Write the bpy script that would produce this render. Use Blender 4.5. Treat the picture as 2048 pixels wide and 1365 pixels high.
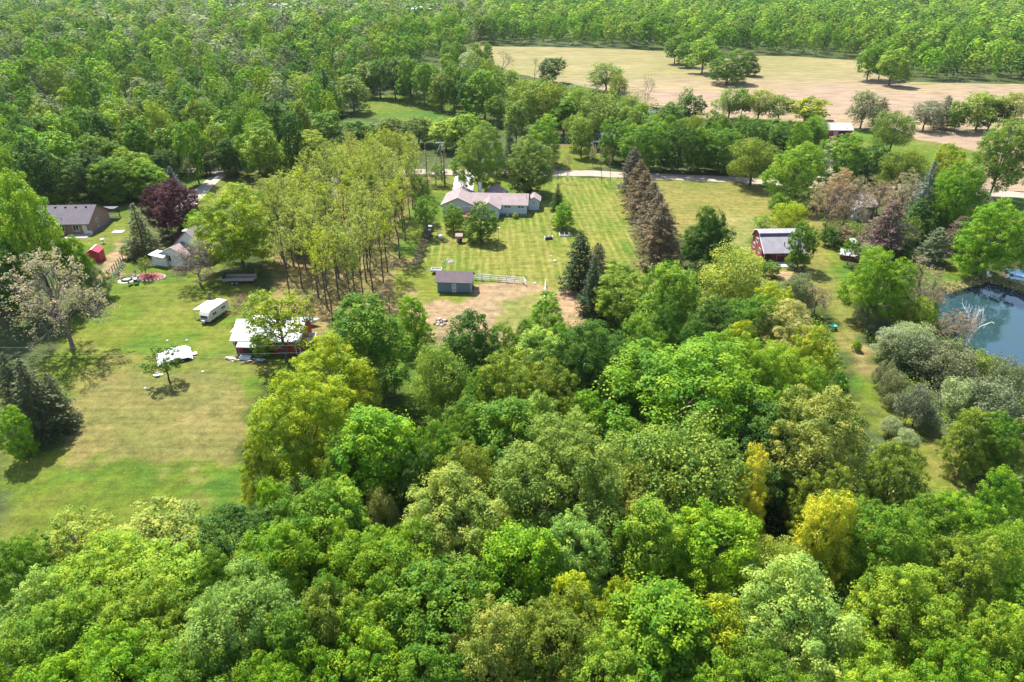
import bpy, math, random
import numpy as np
from mathutils import Vector
R = math.radians
sc = bpy.context.scene
for o in list(bpy.data.objects): bpy.data.objects.remove(o)
COL = sc.collection
# ------------------------------------------------------------------ camera
CAM_H, PITCH, FOC = 50.0, 29.0, 1365.0          # metres, degrees below horizontal, focal length in pixels of a 2048 wide picture
cam = bpy.data.objects.new('camera', bpy.data.cameras.new('camera')); COL.objects.link(cam)
cam.location = (0, 0, CAM_H); cam.rotation_euler = (R(90 - PITCH), 0, 0)
cam.data.sensor_width = 36.0; cam.data.lens = 24.0; cam.data.clip_start = 1.0; cam.data.clip_end = 8000.0
sc.camera = cam
# ------------------------------------------------------------------ sky, sun, exposure
SUN_EL, SUN_DX, SUN_DY = 57.0, -0.51, 0.86       # the sun stands ahead of the camera and to its left
az = math.atan2(SUN_DX, SUN_DY)
world = bpy.data.worlds.new('World'); sc.world = world; world.use_nodes = True
wn = world.node_tree; wn.nodes.clear()
sky = wn.nodes.new('ShaderNodeTexSky'); sky.sky_type = 'NISHITA'; sky.sun_disc = False
sky.sun_elevation = R(SUN_EL); sky.sun_rotation = az
sky.air_density = 1.0; sky.dust_density = 1.2; sky.ozone_density = 1.0
bg = wn.nodes.new('ShaderNodeBackground'); bg.inputs[1].default_value = 0.13
wo = wn.nodes.new('ShaderNodeOutputWorld')
wn.links.new(sky.outputs[0], bg.inputs[0]); wn.links.new(bg.outputs[0], wo.inputs[0])
sun = bpy.data.objects.new('sun', bpy.data.lights.new('sun', 'SUN')); COL.objects.link(sun)
sun.data.energy = 5.0; sun.data.angle = R(0.5); sun.data.color = (1.0, 0.965, 0.905)
sd = Vector((SUN_DX * math.cos(R(SUN_EL)), SUN_DY * math.cos(R(SUN_EL)), math.sin(R(SUN_EL))))
sun.rotation_euler = sd.to_track_quat('Z', 'Y').to_euler(); sun.location = (0, 0, 80)
sc.view_settings.view_transform = 'Standard'; sc.view_settings.look = 'None'
sc.view_settings.gamma = 1.0; sc.view_settings.use_curve_mapping = False
sc.view_settings.exposure = 1.24
sc.cycles.max_bounces = 9; sc.cycles.diffuse_bounces = 6; sc.cycles.transmission_bounces = 6
sc.cycles.transparent_max_bounces = 8; sc.cycles.volume_bounces = 0; sc.cycles.glossy_bounces = 2

# ------------------------------------------------------------------ where things stand: from a point seen to a point on the ground
cP, sP = math.cos(R(PITCH)), math.sin(R(PITCH))
def ray(u, v):
    a, b = (u - 1024) / FOC, -(v - 682.5) / FOC
    return Vector((a, cP + b * sP, -sP + b * cP))
def at(u, v, z=0.0):
    d = ray(u, v); t = (z - CAM_H) / d.z
    return Vector((d.x * t, d.y * t, z))
def depth(x, y, z=0): return y * cP + (CAM_H - z) * sP
def ppm(u, v, z=0.0):
    p = at(u, v, z); return FOC / depth(p.x, p.y, z)
def proj(x, y, z=0):
    k = FOC / depth(x, y, z); return 1024 + x * k, 682.5 - (-(CAM_H - z) * cP + y * sP) * k

# ------------------------------------------------------------------ materials
def new_mat(name):
    m = bpy.data.materials.new(name); m.use_nodes = True; m.node_tree.nodes.clear(); return m, m.node_tree
def N(nt, t, **kw):
    n = nt.nodes.new(t)
    for k, v in kw.items():
        if k.startswith('i_'):
            n.inputs[int(k[2:]) if k[2:].isdigit() else k[2:].replace('_', ' ')].default_value = v
        else: setattr(n, k, v)
    return n
def L(nt, a, b): nt.links.new(a, b)
MATS = {}
def mat(name, col, rough=.7, var=.18, scale=1.5, bump=.0, metal=0.0, fine=12.0, stripe=None, spec=.4, dirt=None):
    """surface colour broken by two sizes of noise, optional raised ribs along one axis, optional blotches of a second colour"""
    if name in MATS: return MATS[name]
    m, nt = new_mat(name); MATS[name] = m
    tc = N(nt, 'ShaderNodeTexCoord')
    n1 = N(nt, 'ShaderNodeTexNoise', i_Scale=scale, i_Detail=5.0); n2 = N(nt, 'ShaderNodeTexNoise', i_Scale=fine, i_Detail=3.0)
    L(nt, tc.outputs['Object'], n1.inputs['Vector']); L(nt, tc.outputs['Object'], n2.inputs['Vector'])
    ad = N(nt, 'ShaderNodeMath', operation='ADD'); L(nt, n1.outputs[0], ad.inputs[0]); L(nt, n2.outputs[0], ad.inputs[1])
    mr = N(nt, 'ShaderNodeMapRange'); L(nt, ad.outputs[0], mr.inputs[0])
    mr.inputs[1].default_value = .7; mr.inputs[2].default_value = 1.3; mr.inputs[3].default_value = 1 - var; mr.inputs[4].default_value = 1 + var
    mx = N(nt, 'ShaderNodeVectorMath', operation='SCALE'); mx.inputs[0].default_value = col[:3]; L(nt, mr.outputs[0], mx.inputs['Scale'])
    out = mx.outputs[0]
    if dirt:
        n3 = N(nt, 'ShaderNodeTexNoise', i_Scale=dirt[1], i_Detail=6.0, i_Roughness=.65); L(nt, tc.outputs['Object'], n3.inputs['Vector'])
        r3 = N(nt, 'ShaderNodeMapRange'); L(nt, n3.outputs[0], r3.inputs[0]); r3.inputs[1].default_value = dirt[2]; r3.inputs[2].default_value = dirt[2] + .12
        mm = N(nt, 'ShaderNodeMix', data_type='RGBA'); L(nt, r3.outputs[0], mm.inputs['Factor']); L(nt, out, mm.inputs[6]); mm.inputs[7].default_value = (*dirt[0], 1)
        out = mm.outputs[2]
    bs = N(nt, 'ShaderNodeBsdfPrincipled'); L(nt, out, bs.inputs['Base Color'])
    bs.inputs['Roughness'].default_value = rough; bs.inputs['Metallic'].default_value = metal; bs.inputs['Specular IOR Level'].default_value = spec
    if bump or stripe:
        bp = N(nt, 'ShaderNodeBump'); bp.inputs['Strength'].default_value = bump or .5; bp.inputs['Distance'].default_value = .05
        if stripe:
            sx = N(nt, 'ShaderNodeSeparateXYZ'); L(nt, tc.outputs['Object'], sx.inputs[0])
            ml = N(nt, 'ShaderNodeMath', operation='MULTIPLY'); L(nt, sx.outputs['XYZ'.index(stripe[0])], ml.inputs[0]); ml.inputs[1].default_value = stripe[1] * 6.283
            si = N(nt, 'ShaderNodeMath', operation='SINE'); L(nt, ml.outputs[0], si.inputs[0]); L(nt, si.outputs[0], bp.inputs['Height'])
        else: L(nt, n2.outputs[0], bp.inputs['Height'])
        L(nt, bp.outputs[0], bs.inputs['Normal'])
    o = N(nt, 'ShaderNodeOutputMaterial'); L(nt, bs.outputs[0], o.inputs[0])
    return m
def leaf_material(name, attr_colour):
    m, nt = new_mat(name)
    if attr_colour: src = N(nt, 'ShaderNodeAttribute', attribute_name='tint'); col = src.outputs['Color']
    else: src = N(nt, 'ShaderNodeObjectInfo'); col = src.outputs['Color']
    va = N(nt, 'ShaderNodeAttribute', attribute_name='tone')
    hs = N(nt, 'ShaderNodeHueSaturation'); L(nt, col, hs.inputs['Color'])
    mv = N(nt, 'ShaderNodeMapRange'); L(nt, va.outputs['Fac'], mv.inputs[0]); mv.inputs[3].default_value = .6; mv.inputs[4].default_value = 1.4
    mh = N(nt, 'ShaderNodeMapRange'); L(nt, va.outputs['Fac'], mh.inputs[0]); mh.inputs[3].default_value = .532; mh.inputs[4].default_value = .466
    L(nt, mv.outputs[0], hs.inputs['Value']); L(nt, mh.outputs[0], hs.inputs['Hue'])
    bs = N(nt, 'ShaderNodeBsdfPrincipled'); L(nt, hs.outputs[0], bs.inputs['Base Color']); bs.inputs['Roughness'].default_value = .95 if attr_colour else .6; bs.inputs['Specular IOR Level'].default_value = .05 if attr_colour else .18
    tm = N(nt, 'ShaderNodeVectorMath', operation='MULTIPLY'); L(nt, hs.outputs[0], tm.inputs[0]); tm.inputs[1].default_value = (1.5, 1.4, .7)
    tr = N(nt, 'ShaderNodeBsdfTranslucent'); L(nt, tm.outputs[0], tr.inputs['Color'])
    mx = N(nt, 'ShaderNodeMixShader'); mx.inputs[0].default_value = .2 if attr_colour else .36; L(nt, bs.outputs[0], mx.inputs[1]); L(nt, tr.outputs[0], mx.inputs[2])
    o = N(nt, 'ShaderNodeOutputMaterial'); L(nt, mx.outputs[0], o.inputs[0])
    return m
LEAF = leaf_material('leaf', False); LEAF_FAR = leaf_material('leaf_mass', True)
def bark_material():
    m, nt = new_mat('bark'); oi = N(nt, 'ShaderNodeObjectInfo'); tc = N(nt, 'ShaderNodeTexCoord')
    n1 = N(nt, 'ShaderNodeTexNoise', i_Scale=4.0, i_Detail=6.0); L(nt, tc.outputs['Object'], n1.inputs['Vector'])
    mr = N(nt, 'ShaderNodeMapRange'); L(nt, n1.outputs[0], mr.inputs[0]); mr.inputs[1].default_value = .3; mr.inputs[2].default_value = .7; mr.inputs[3].default_value = .6; mr.inputs[4].default_value = 1.4
    mx = N(nt, 'ShaderNodeVectorMath', operation='SCALE'); L(nt, oi.outputs['Color'], mx.inputs[0]); L(nt, mr.outputs[0], mx.inputs['Scale'])
    bs = N(nt, 'ShaderNodeBsdfPrincipled'); L(nt, mx.outputs[0], bs.inputs['Base Color']); bs.inputs['Roughness'].default_value = .9
    o = N(nt, 'ShaderNodeOutputMaterial'); L(nt, bs.outputs[0], o.inputs[0]); return m
BARK = bark_material()

# ------------------------------------------------------------------ mesh helpers
def quads_mesh(name, V, mats, tone=None, tint=None, F=4):
    me = bpy.data.meshes.new(name); n = len(V); nf = n // F
    me.vertices.add(n); me.vertices.foreach_set('co', np.asarray(V, np.float32).ravel())
    me.loops.add(n); me.loops.foreach_set('vertex_index', np.arange(n, dtype=np.int32))
    me.polygons.add(nf); me.polygons.foreach_set('loop_start', np.arange(0, n, F, dtype=np.int32))
    for m in mats: me.materials.append(m)
    if tone is not None:
        a = me.attributes.new('tone', 'FLOAT', 'FACE'); a.data.foreach_set('value', np.asarray(tone, np.float32))
    if tint is not None:
        a = me.attributes.new('tint', 'FLOAT_COLOR', 'FACE'); a.data.foreach_set('color', np.asarray(tint, np.float32).ravel())
    me.update(calc_edges=True); return me
class MB:
    """collects boxes, slabs, tubes; build() links them as one mesh object"""
    def __init__(s): s.v = []; s.f = []
    def add(s, vs, fs):
        b = len(s.v); s.v += [tuple(p) for p in vs]; s.f += [tuple(i + b for i in f) for f in fs]; return s
    def box(s, x0, x1, y0, y1, z0, z1):
        return s.add([(x0,y0,z0),(x1,y0,z0),(x1,y1,z0),(x0,y1,z0),(x0,y0,z1),(x1,y0,z1),(x1,y1,z1),(x0,y1,z1)],
                     [(0,3,2,1),(4,5,6,7),(0,1,5,4),(1,2,6,5),(2,3,7,6),(3,0,4,7)])
    def slab(s, pts, d):
        """closed plate: polygon pts, thickened by vector d"""
        n = len(pts); d = Vector(d); a = [Vector(p) for p in pts]
        return s.add(a + [p + d for p in a], [tuple(range(n - 1, -1, -1)), tuple(range(n, 2 * n))] + [(i, (i + 1) % n, n + (i + 1) % n, n + i) for i in range(n)])
    def tube(s, pts, rs, n=6, cap=True):
        pts = [Vector(p) for p in pts]; b = len(s.v)
        if not hasattr(rs, '__len__'): rs = [rs] * len(pts)
        for i, p in enumerate(pts):
            t = (pts[min(i + 1, len(pts) - 1)] - pts[max(i - 1, 0)]); t = t.normalized() if t.length > 1e-6 else Vector((0, 0, 1))
            x = t.cross(Vector((0, 0, 1)) if abs(t.z) < .9 else Vector((1, 0, 0))).normalized(); y = t.cross(x)
            s.v += [tuple(p + (x * math.cos(6.2832 * k / n) + y * math.sin(6.2832 * k / n)) * rs[i]) for k in range(n)]
        for i in range(len(pts) - 1):
            s.f += [(b + i*n + k, b + i*n + (k+1) % n, b + (i+1)*n + (k+1) % n, b + (i+1)*n + k) for k in range(n)]
        if cap: s.f += [tuple(b + k for k in range(n - 1, -1, -1)), tuple(b + (len(pts)-1)*n + k for k in range(n))]
        return s
    def mesh(s, name, m):
        me = bpy.data.meshes.new(name); me.from_pydata(s.v, [], s.f); me.update()
        if m: me.materials.append(m)
        return me
    def build(s, name, m, parent=None, label=None, bevel=0, smooth=False):
        o = bpy.data.objects.new(name, s.mesh(name, m)); COL.objects.link(o); o.parent = parent
        if label: o['label'] = label
        if smooth: o.data.polygons.foreach_set('use_smooth', [True] * len(o.data.polygons))
        if bevel:
            b = o.modifiers.new('bevel', 'BEVEL'); b.width = bevel; b.segments = 1
        return o
def thing(name, label, cat, loc=(0,0,0), rz=0.0, group=None):
    o = bpy.data.objects.new(name, None); COL.objects.link(o); o.location = loc; o.rotation_euler = (0, 0, rz)
    o.empty_display_size = .3; o['label'] = label; o['category'] = cat; o['kind'] = 'thing'
    if group: o['group'] = group
    return o
def tag(o, label, cat, group=None):
    o['label'] = label; o['category'] = cat; o['kind'] = 'thing'
    if group: o['group'] = group
    return o
def structure(o): o['kind'] = 'structure'; return o

# ------------------------------------------------------------------ ground
def W(poly, z=0.0): return [tuple(at(u, v, z)[:2]) for u, v in poly]
def inside(poly, X, Y):
    m = np.zeros(X.shape, bool); n = len(poly); j = n - 1
    for i in range(n):
        (xi, yi), (xj, yj) = poly[i], poly[j]
        c = ((yi > Y) != (yj > Y)) & (X < (xj - xi) * (Y - yi) / ((yj - yi) or 1e-9) + xi)
        m ^= c; j = i
    return m
def vnoise(X, Y, s, seed):
    g = np.random.default_rng(seed).random((64, 64)); x = X / s; y = Y / s
    i = np.floor(x).astype(int); j = np.floor(y).astype(int); fx = x - i; fy = y - j
    fx = fx * fx * (3 - 2 * fx); fy = fy * fy * (3 - 2 * fy)
    a = g[i % 64, j % 64]; b = g[(i+1) % 64, j % 64]; c = g[i % 64, (j+1) % 64]; d = g[(i+1) % 64, (j+1) % 64]
    return (a*(1-fx)+b*fx)*(1-fy) + (c*(1-fx)+d*fx)*fy
xs = np.concatenate([-np.geomspace(170, 4000, 26)[::-1], np.arange(-165, 165.1, .75), np.geomspace(170, 4000, 26)])
ys = np.concatenate([[-400, -200, -80, -20, 10], np.arange(25, 205, .62), np.arange(206, 420, 3.0), np.geomspace(424, 6000, 40)])
X, Y = np.meshgrid(xs, ys)
JX = X + (vnoise(X, Y, 4, 1) - .5) * 3.2 + (vnoise(X, Y, 1.7, 2) - .5) * 2.2 + (vnoise(X, Y, .8, 8) - .5) * 1.4; JY = Y + (vnoise(X, Y, 4, 3) - .5) * 4.5 + (vnoise(X, Y, 1.7, 4) - .5) * 2.6 + (vnoise(X, Y, .8, 9) - .5) * 1.8
FLOOR, LUSH, LAWN, DRY, TAN, DIRT, PALE = (.044,.064,.014), (.076,.114,.009), (.092,.126,.011), (.135,.132,.029), (.17,.135,.048), (.25,.172,.095), (.165,.158,.044)
HAY, STRAW = (.152,.132,.04), (.18,.148,.054)
ZONES = [  # (colour, mown stripes, outline on the ground)
 (LAWN, 0, [(0,780),(0,1110),(120,1160),(420,1130),(540,1040),(560,960),(470,930),(480,830),(560,740),(650,730),(660,690),(640,650),(520,600),(500,560),(450,545),(330,510),(310,500),(240,530),(190,590),(130,690),(60,750)]),
 (LUSH, 0, [(0,965),(90,945),(230,915),(470,935),(530,965),(540,1040),(420,1130),(120,1160),(0,1120)]),
 (HAY, 0, [(130,770),(260,745),(480,770),(500,850),(480,925),(230,915),(100,940),(120,850)]),
 (STRAW, 0, [(355,925),(362,925),(352,1045),(340,1045)]), (STRAW, 0, [(395,925),(404,925),(398,1050),(384,1050)]), (STRAW, 0, [(410,800),(418,800),(408,925),(398,925)]), (HAY, 0, [(150,905),(480,900),(480,912),(150,918)]), (HAY, 0, [(200,880),(480,872),(480,879),(200,888)]),
 (DRY, 0, [(190,700),(560,735),(480,770),(260,745),(110,800)]),
 (LUSH, 0, [(215,580),(300,515),(390,555),(440,580),(370,600),(250,640)]),
 (LUSH, 0, [(140,480),(235,430),(255,405),(310,470),(240,490),(180,540),(150,540)]),
 (DIRT, 0, [(240,487),(258,502),(240,540),(215,570),(195,585),(188,545),(205,515)]),
 (DRY, 0, [(335,385),(345,348),(430,345),(660,345),(700,400),(600,440),(480,420),(390,400)]),
 (LAWN, 0, [(350,372),(355,350),(425,352),(380,380)]),
 (TAN, 0, [(640,690),(560,600),(530,500),(600,430),(700,370),(860,350),(835,440),(850,500),(800,560),(830,610),(760,660)]),
 (LAWN, 0, [(800,440),(870,360),(930,345),(1120,355),(1120,400),(860,460),(830,520),(800,500)]),
 (LAWN, 1, [(850,452),(900,430),(1110,400),(1110,356),(1260,358),(1290,420),(1320,540),(1330,570),(1150,590),(1050,572),(950,565),(840,570),(835,520)]),
 (LAWN, 0, [(795,535),(950,545),(950,602),(850,618),(790,600)]), (LAWN, 0, [(1590,248),(1700,252),(1960,288),(1975,350),(1800,335),(1640,310)]), (DRY, 0, [(1500,225),(1700,240),(1900,285),(1890,300),(1700,262),(1500,250)]), (DRY, 0, [(930,80),(975,88),(1000,140),(960,130)]),
 (DIRT, 0, [(945,568),(1060,566),(1160,580),(1165,650),(1000,700),(880,665),(835,620),(850,600),(905,610),(945,598)]),
 (PALE, 0, [(1010,600),(1080,585),(1130,620),(1060,660),(980,660)]),
 (DIRT, 0, [(815,575),(835,600),(870,650),(900,690),(870,680),(800,610)]),
 (LUSH, 0, [(795,640),(850,650),(880,700),(860,830),(800,820),(760,740)]),
 (DRY, 0, [(1310,362),(1480,362),(1570,385),(1570,430),(1500,480),(1500,580),(1400,520),(1330,430)]),
 (PALE, 0, [(1400,430),(1500,425),(1540,440),(1500,480),(1480,560),(1440,520)]),
 (DRY, 0, [(1560,430),(1640,440),(1680,520),(1740,600),(1720,640),(1690,690),(1770,745),(1690,748),(1660,640),(1600,580),(1520,580),(1510,530)]),
 (LAWN, 0, [(1640,470),(1680,480),(1720,560),(1700,580),(1650,520)]),
 (TAN, 0, [(1690,690),(1740,700),(1775,748),(1690,748)]),
 (DIRT, 0, [(1550,540),(1570,545),(1610,570),(1590,573),(1548,552)]),
 (LAWN, 0, [(1820,490),(1900,470),(1980,560),(1900,572),(1840,580)]),
 (PALE, 0, [(1840,495),(1890,490),(1920,510),(1850,520)]),
 (LUSH, 0, [(1690,752),(1775,748),(1840,810),(1970,980),(1960,1020),(1870,990),(1750,840)]),
 (DRY, 0, [(1850,880),(1890,870),(1960,960),(1940,985)]),
 (LAWN, 0, [(1890,430),(2048,395),(2150,420),(2100,480),(1960,480)]),
 (LUSH, 0, [(715,190),(840,192),(965,240),(940,255),(715,235)]), (DRY, 0, [(820,200),(970,240),(950,246),(850,215)]),
 (LUSH, 0, [(1110,283),(1215,283),(1225,338),(1110,340)]),
 (LAWN, 0, [(1590,248),(1800,258),(1800,300),(1640,310)]), (DIRT, 0, [(1640,290),(1690,275),(1700,298),(1650,305)]),
 (LAWN, 0, [(600,12),(985,7),(970,62),(820,66),(700,52),(600,36)]), (TAN, 0, [(580,8),(628,8),(628,22),(590,24)]), (LAWN, 0, [(60,20),(160,25),(150,60),(60,50)]),
]
colr = np.zeros(X.shape + (4,), np.float32); colr[..., :3] = FLOOR; colr[..., 3] = 1; strp = np.zeros(X.shape, np.float32)
for c, st, pl in ZONES:
    m = inside(W(pl), JX, JY); colr[m, :3] = c; strp[m] = st
n1 = vnoise(X, Y, 9, 5); n2 = vnoise(X, Y, 2.2, 6); n3 = vnoise(X, Y, 26, 7)
k = np.clip((n1 - .5) * 1.3 + (n2 - .5) * 1.0 + (n3 - .5) * 1.2, -.6, .6)[..., None]; grass = (colr[..., 1:2] > .1)
colr[..., :3] += np.where(grass, k * np.array([.055, .02, .014]), k * .02)
near = (Y > 26) & (Y < 204)
for _ in range(1):
    b = colr.copy(); b[1:-1, 1:-1] = (colr[1:-1,1:-1]*2 + colr[:-2,1:-1] + colr[2:,1:-1] + colr[1:-1,:-2] + colr[1:-1,2:]) / 6; colr = np.where(near[..., None], b, colr)
colr = np.clip(colr, .01, 1)
POND = W([(1888,600),(1900,578),(1930,566),(1975,563),(2010,570),(2048,586),(2120,630),(2180,720),(2120,790),(2048,735),(1995,708),(1945,690),(1905,660),(1882,630)])
POND2 = W([(2020,530),(2070,540),(2120,580),(2080,590),(2040,568),(2015,548)])
CREEK = W([(1085,268),(1150,262),(1210,258),(1260,235),(1300,215),(1320,218),(1290,240),(1260,268),(1200,288),(1120,282),(1080,280)])
Z = np.zeros(X.shape)
for pl in (POND, POND2): Z[inside(pl, JX * .3 + X * .7, JY * .3 + Y * .7)] = -1.6
Z[inside(CREEK, X, Y)] = -2.2
for _ in range(2):
    b = Z.copy(); b[1:-1,1:-1] = (Z[1:-1,1:-1]*2 + Z[:-2,1:-1] + Z[2:,1:-1] + Z[1:-1,:-2] + Z[1:-1,2:]) / 6; Z = b
bank = (Z < -.05)[..., None]; colr[..., :3] = np.where(bank, np.array([.13,.085,.05]), colr[..., :3])
ny, nx = X.shape; idx = np.arange(nx * ny).reshape(ny, nx)
Fq = np.stack([idx[:-1,:-1], idx[:-1,1:], idx[1:,1:], idx[1:,:-1]], -1).reshape(-1, 4)
me = bpy.data.meshes.new('ground'); me.vertices.add(nx*ny); me.vertices.foreach_set('co', np.stack([X, Y, Z], -1).astype(np.float32).ravel())
me.loops.add(Fq.size); me.loops.foreach_set('vertex_index', Fq.ravel().astype(np.int32)); me.polygons.add(len(Fq)); me.polygons.foreach_set('loop_start', np.arange(0, Fq.size, 4, dtype=np.int32))
a = me.attributes.new('cover', 'FLOAT_COLOR', 'POINT'); a.data.foreach_set('color', colr.ravel())
a = me.attributes.new('mown', 'FLOAT', 'POINT'); a.data.foreach_set('value', strp.ravel())
me.update(calc_edges=True); me.polygons.foreach_set('use_smooth', [True] * len(Fq))
def ground_material():
    m, nt = new_mat('ground_cover'); tc = N(nt, 'ShaderNodeTexCoord')
    at_ = N(nt, 'ShaderNodeAttribute', attribute_name='cover'); mo = N(nt, 'ShaderNodeAttribute', attribute_name='mown')
    out = at_.outputs['Color']
    def noise(scale, det, rough=.6, vec=None):
        n = N(nt, 'ShaderNodeTexNoise', i_Scale=scale, i_Detail=det, i_Roughness=rough); L(nt, vec or tc.outputs['Object'], n.inputs['Vector']); return n.outputs[0]
    def rng(s, a, b, c, d):
        r = N(nt, 'ShaderNodeMapRange'); L(nt, s, r.inputs[0])
        for i, x in enumerate((a, b, c, d)): r.inputs[i + 1].default_value = x
        return r.outputs[0]
    def mul(x, y):
        q = N(nt, 'ShaderNodeMath', operation='MULTIPLY'); L(nt, x, q.inputs[0])
        if isinstance(y, float): q.inputs[1].default_value = y
        else: L(nt, y, q.inputs[1])
        return q.outputs[0]
    f1 = rng(noise(.7, 8, .72), .3, .7, .55, 1.45); f2 = rng(noise(5, 5, .75), .3, .7, .6, 1.4)
    # wheel and mower lines: the long axis of the noise runs away from the house
    mp = N(nt, 'ShaderNodeMapping'); L(nt, tc.outputs['Object'], mp.inputs[0]); mp.inputs['Scale'].default_value = (1.25, .05, 1); mp.inputs['Rotation'].default_value = (0, 0, R(-4))
    st = rng(noise(1.0, 3, .6, mp.outputs[0]), .35, .65, -.5, .5); st2 = mul(st, mo.outputs['Fac'])
    mp2 = N(nt, 'ShaderNodeMapping'); L(nt, tc.outputs['Object'], mp2.inputs[0]); mp2.inputs['Rotation'].default_value = (0, 0, R(-4))
    wv = N(nt, 'ShaderNodeTexWave', wave_type='BANDS', bands_direction='X', i_Scale=.21, i_Distortion=1.2, i_Detail=2.0); L(nt, mp2.outputs[0], wv.inputs[0]); wv.inputs['Detail Scale'].default_value = .6
    w2 = mul(rng(wv.outputs['Fac'], 0, 1, -.5, .5), mo.outputs['Fac'])
    sm = N(nt, 'ShaderNodeMath', operation='MULTIPLY_ADD'); L(nt, w2, sm.inputs[0]); sm.inputs[1].default_value = .55; L(nt, mul(st2, .9), sm.inputs[2])
    dryc = N(nt, 'ShaderNodeMix', data_type='RGBA'); L(nt, rng(sm.outputs[0], -.5, .7, -.2, .9), dryc.inputs['Factor']); L(nt, out, dryc.inputs[6]); dryc.inputs[7].default_value = (.2, .18, .048, 1)
    pick = N(nt, 'ShaderNodeMix', data_type='RGBA'); L(nt, mo.outputs['Fac'], pick.inputs['Factor']); L(nt, out, pick.inputs[6]); L(nt, dryc.outputs[2], pick.inputs[7])
    sc_ = N(nt, 'ShaderNodeVectorMath', operation='SCALE'); L(nt, pick.outputs[2], sc_.inputs[0]); mp3 = N(nt, 'ShaderNodeMapping'); L(nt, tc.outputs['Object'], mp3.inputs[0]); mp3.inputs['Scale'].default_value = (.07, 1.1, 1); mp3.inputs['Rotation'].default_value = (0, 0, R(9))
    f3 = rng(noise(1.0, 4, .6, mp3.outputs[0]), .35, .65, .84, 1.16); L(nt, mul(mul(f1, f2), f3), sc_.inputs['Scale'])
    # blades that have gone to straw
    straw = N(nt, 'ShaderNodeMix', data_type='RGBA'); L(nt, rng(noise(2.2, 9, .75), .54, .68, 0, .6), straw.inputs['Factor']); L(nt, sc_.outputs[0], straw.inputs[6]); straw.inputs[7].default_value = (.2, .16, .065, 1)
    bs = N(nt, 'ShaderNodeBsdfPrincipled'); L(nt, straw.outputs[2], bs.inputs['Base Color']); bs.inputs['Roughness'].default_value = .95; bs.inputs['Specular IOR Level'].default_value = .1
    bp = N(nt, 'ShaderNodeBump'); bp.inputs['Strength'].default_value = .7; bp.inputs['Distance'].default_value = .25; L(nt, noise(2.5, 8, .75), bp.inputs['Height']); L(nt, bp.outputs[0], bs.inputs['Normal'])
    o = N(nt, 'ShaderNodeOutputMaterial'); L(nt, bs.outputs[0], o.inputs[0]); return m
me.materials.append(ground_material())
ground = bpy.data.objects.new('ground', me); COL.objects.link(ground); structure(ground)
def water_material():
    m, nt = new_mat('pond_surface'); tc = N(nt, 'ShaderNodeTexCoord'); n = N(nt, 'ShaderNodeTexNoise', i_Scale=1.2, i_Detail=4.0); L(nt, tc.outputs['Object'], n.inputs[0])
    n2 = N(nt, 'ShaderNodeTexNoise', i_Scale=.12, i_Detail=3.0); L(nt, tc.outputs['Object'], n2.inputs[0])
    rp = N(nt, 'ShaderNodeMix', data_type='RGBA'); L(nt, n2.outputs[0], rp.inputs['Factor']); rp.inputs[6].default_value = (.02, .05, .075, 1); rp.inputs[7].default_value = (.02, .045, .035, 1)
    bs = N(nt, 'ShaderNodeBsdfPrincipled'); L(nt, rp.outputs[2], bs.inputs['Base Color']); bs.inputs['Roughness'].default_value = .04; bs.inputs['IOR'].default_value = 1.5; bs.inputs['Specular IOR Level'].default_value = .8
    bp = N(nt, 'ShaderNodeBump'); bp.inputs['Strength'].default_value = .12; bp.inputs['Distance'].default_value = .04; L(nt, n.outputs[0], bp.inputs['Height']); L(nt, bp.outputs[0], bs.inputs['Normal'])
    o = N(nt, 'ShaderNodeOutputMaterial'); L(nt, bs.outputs[0], o.inputs[0]); return m
WATER = water_material()
def sheet(name, poly, z, m):
    o = MB().add([(x, y, z) for x, y in poly], [tuple(range(len(poly)))]).build(name, m); return structure(o)
def grow(poly, d):
    cx = sum(p[0] for p in poly)/len(poly); cy = sum(p[1] for p in poly)/len(poly)
    return [(x + (x-cx)/max(1, math.hypot(x-cx, y-cy))*d, y + (y-cy)/max(1, math.hypot(x-cx, y-cy))*d) for x, y in poly]
def ccw(p): return p if sum(a[0]*b[1]-b[0]*a[1] for a, b in zip(p, p[1:]+p[:1])) > 0 else p[::-1]
sheet('pond_water', ccw(grow(POND, 1.5)), -.5, WATER); sheet('pond_water', ccw(grow(POND2, 1.0)), -.55, WATER); sheet('creek_water', ccw(grow(CREEK, 1.0)), -.6, WATER)
def rough_outline(poly, step, amp, seed):
    rnd = random.Random(seed); out = []
    for (x0, y0), (x1, y1) in zip(poly, poly[1:] + poly[:1]):
        n = max(1, int(math.hypot(x1-x0, y1-y0) / step))
        out += [(x0+(x1-x0)*i/n + rnd.uniform(-amp, amp), y0+(y1-y0)*i/n + rnd.uniform(-amp, amp)) for i in range(n)]
    return out
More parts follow.
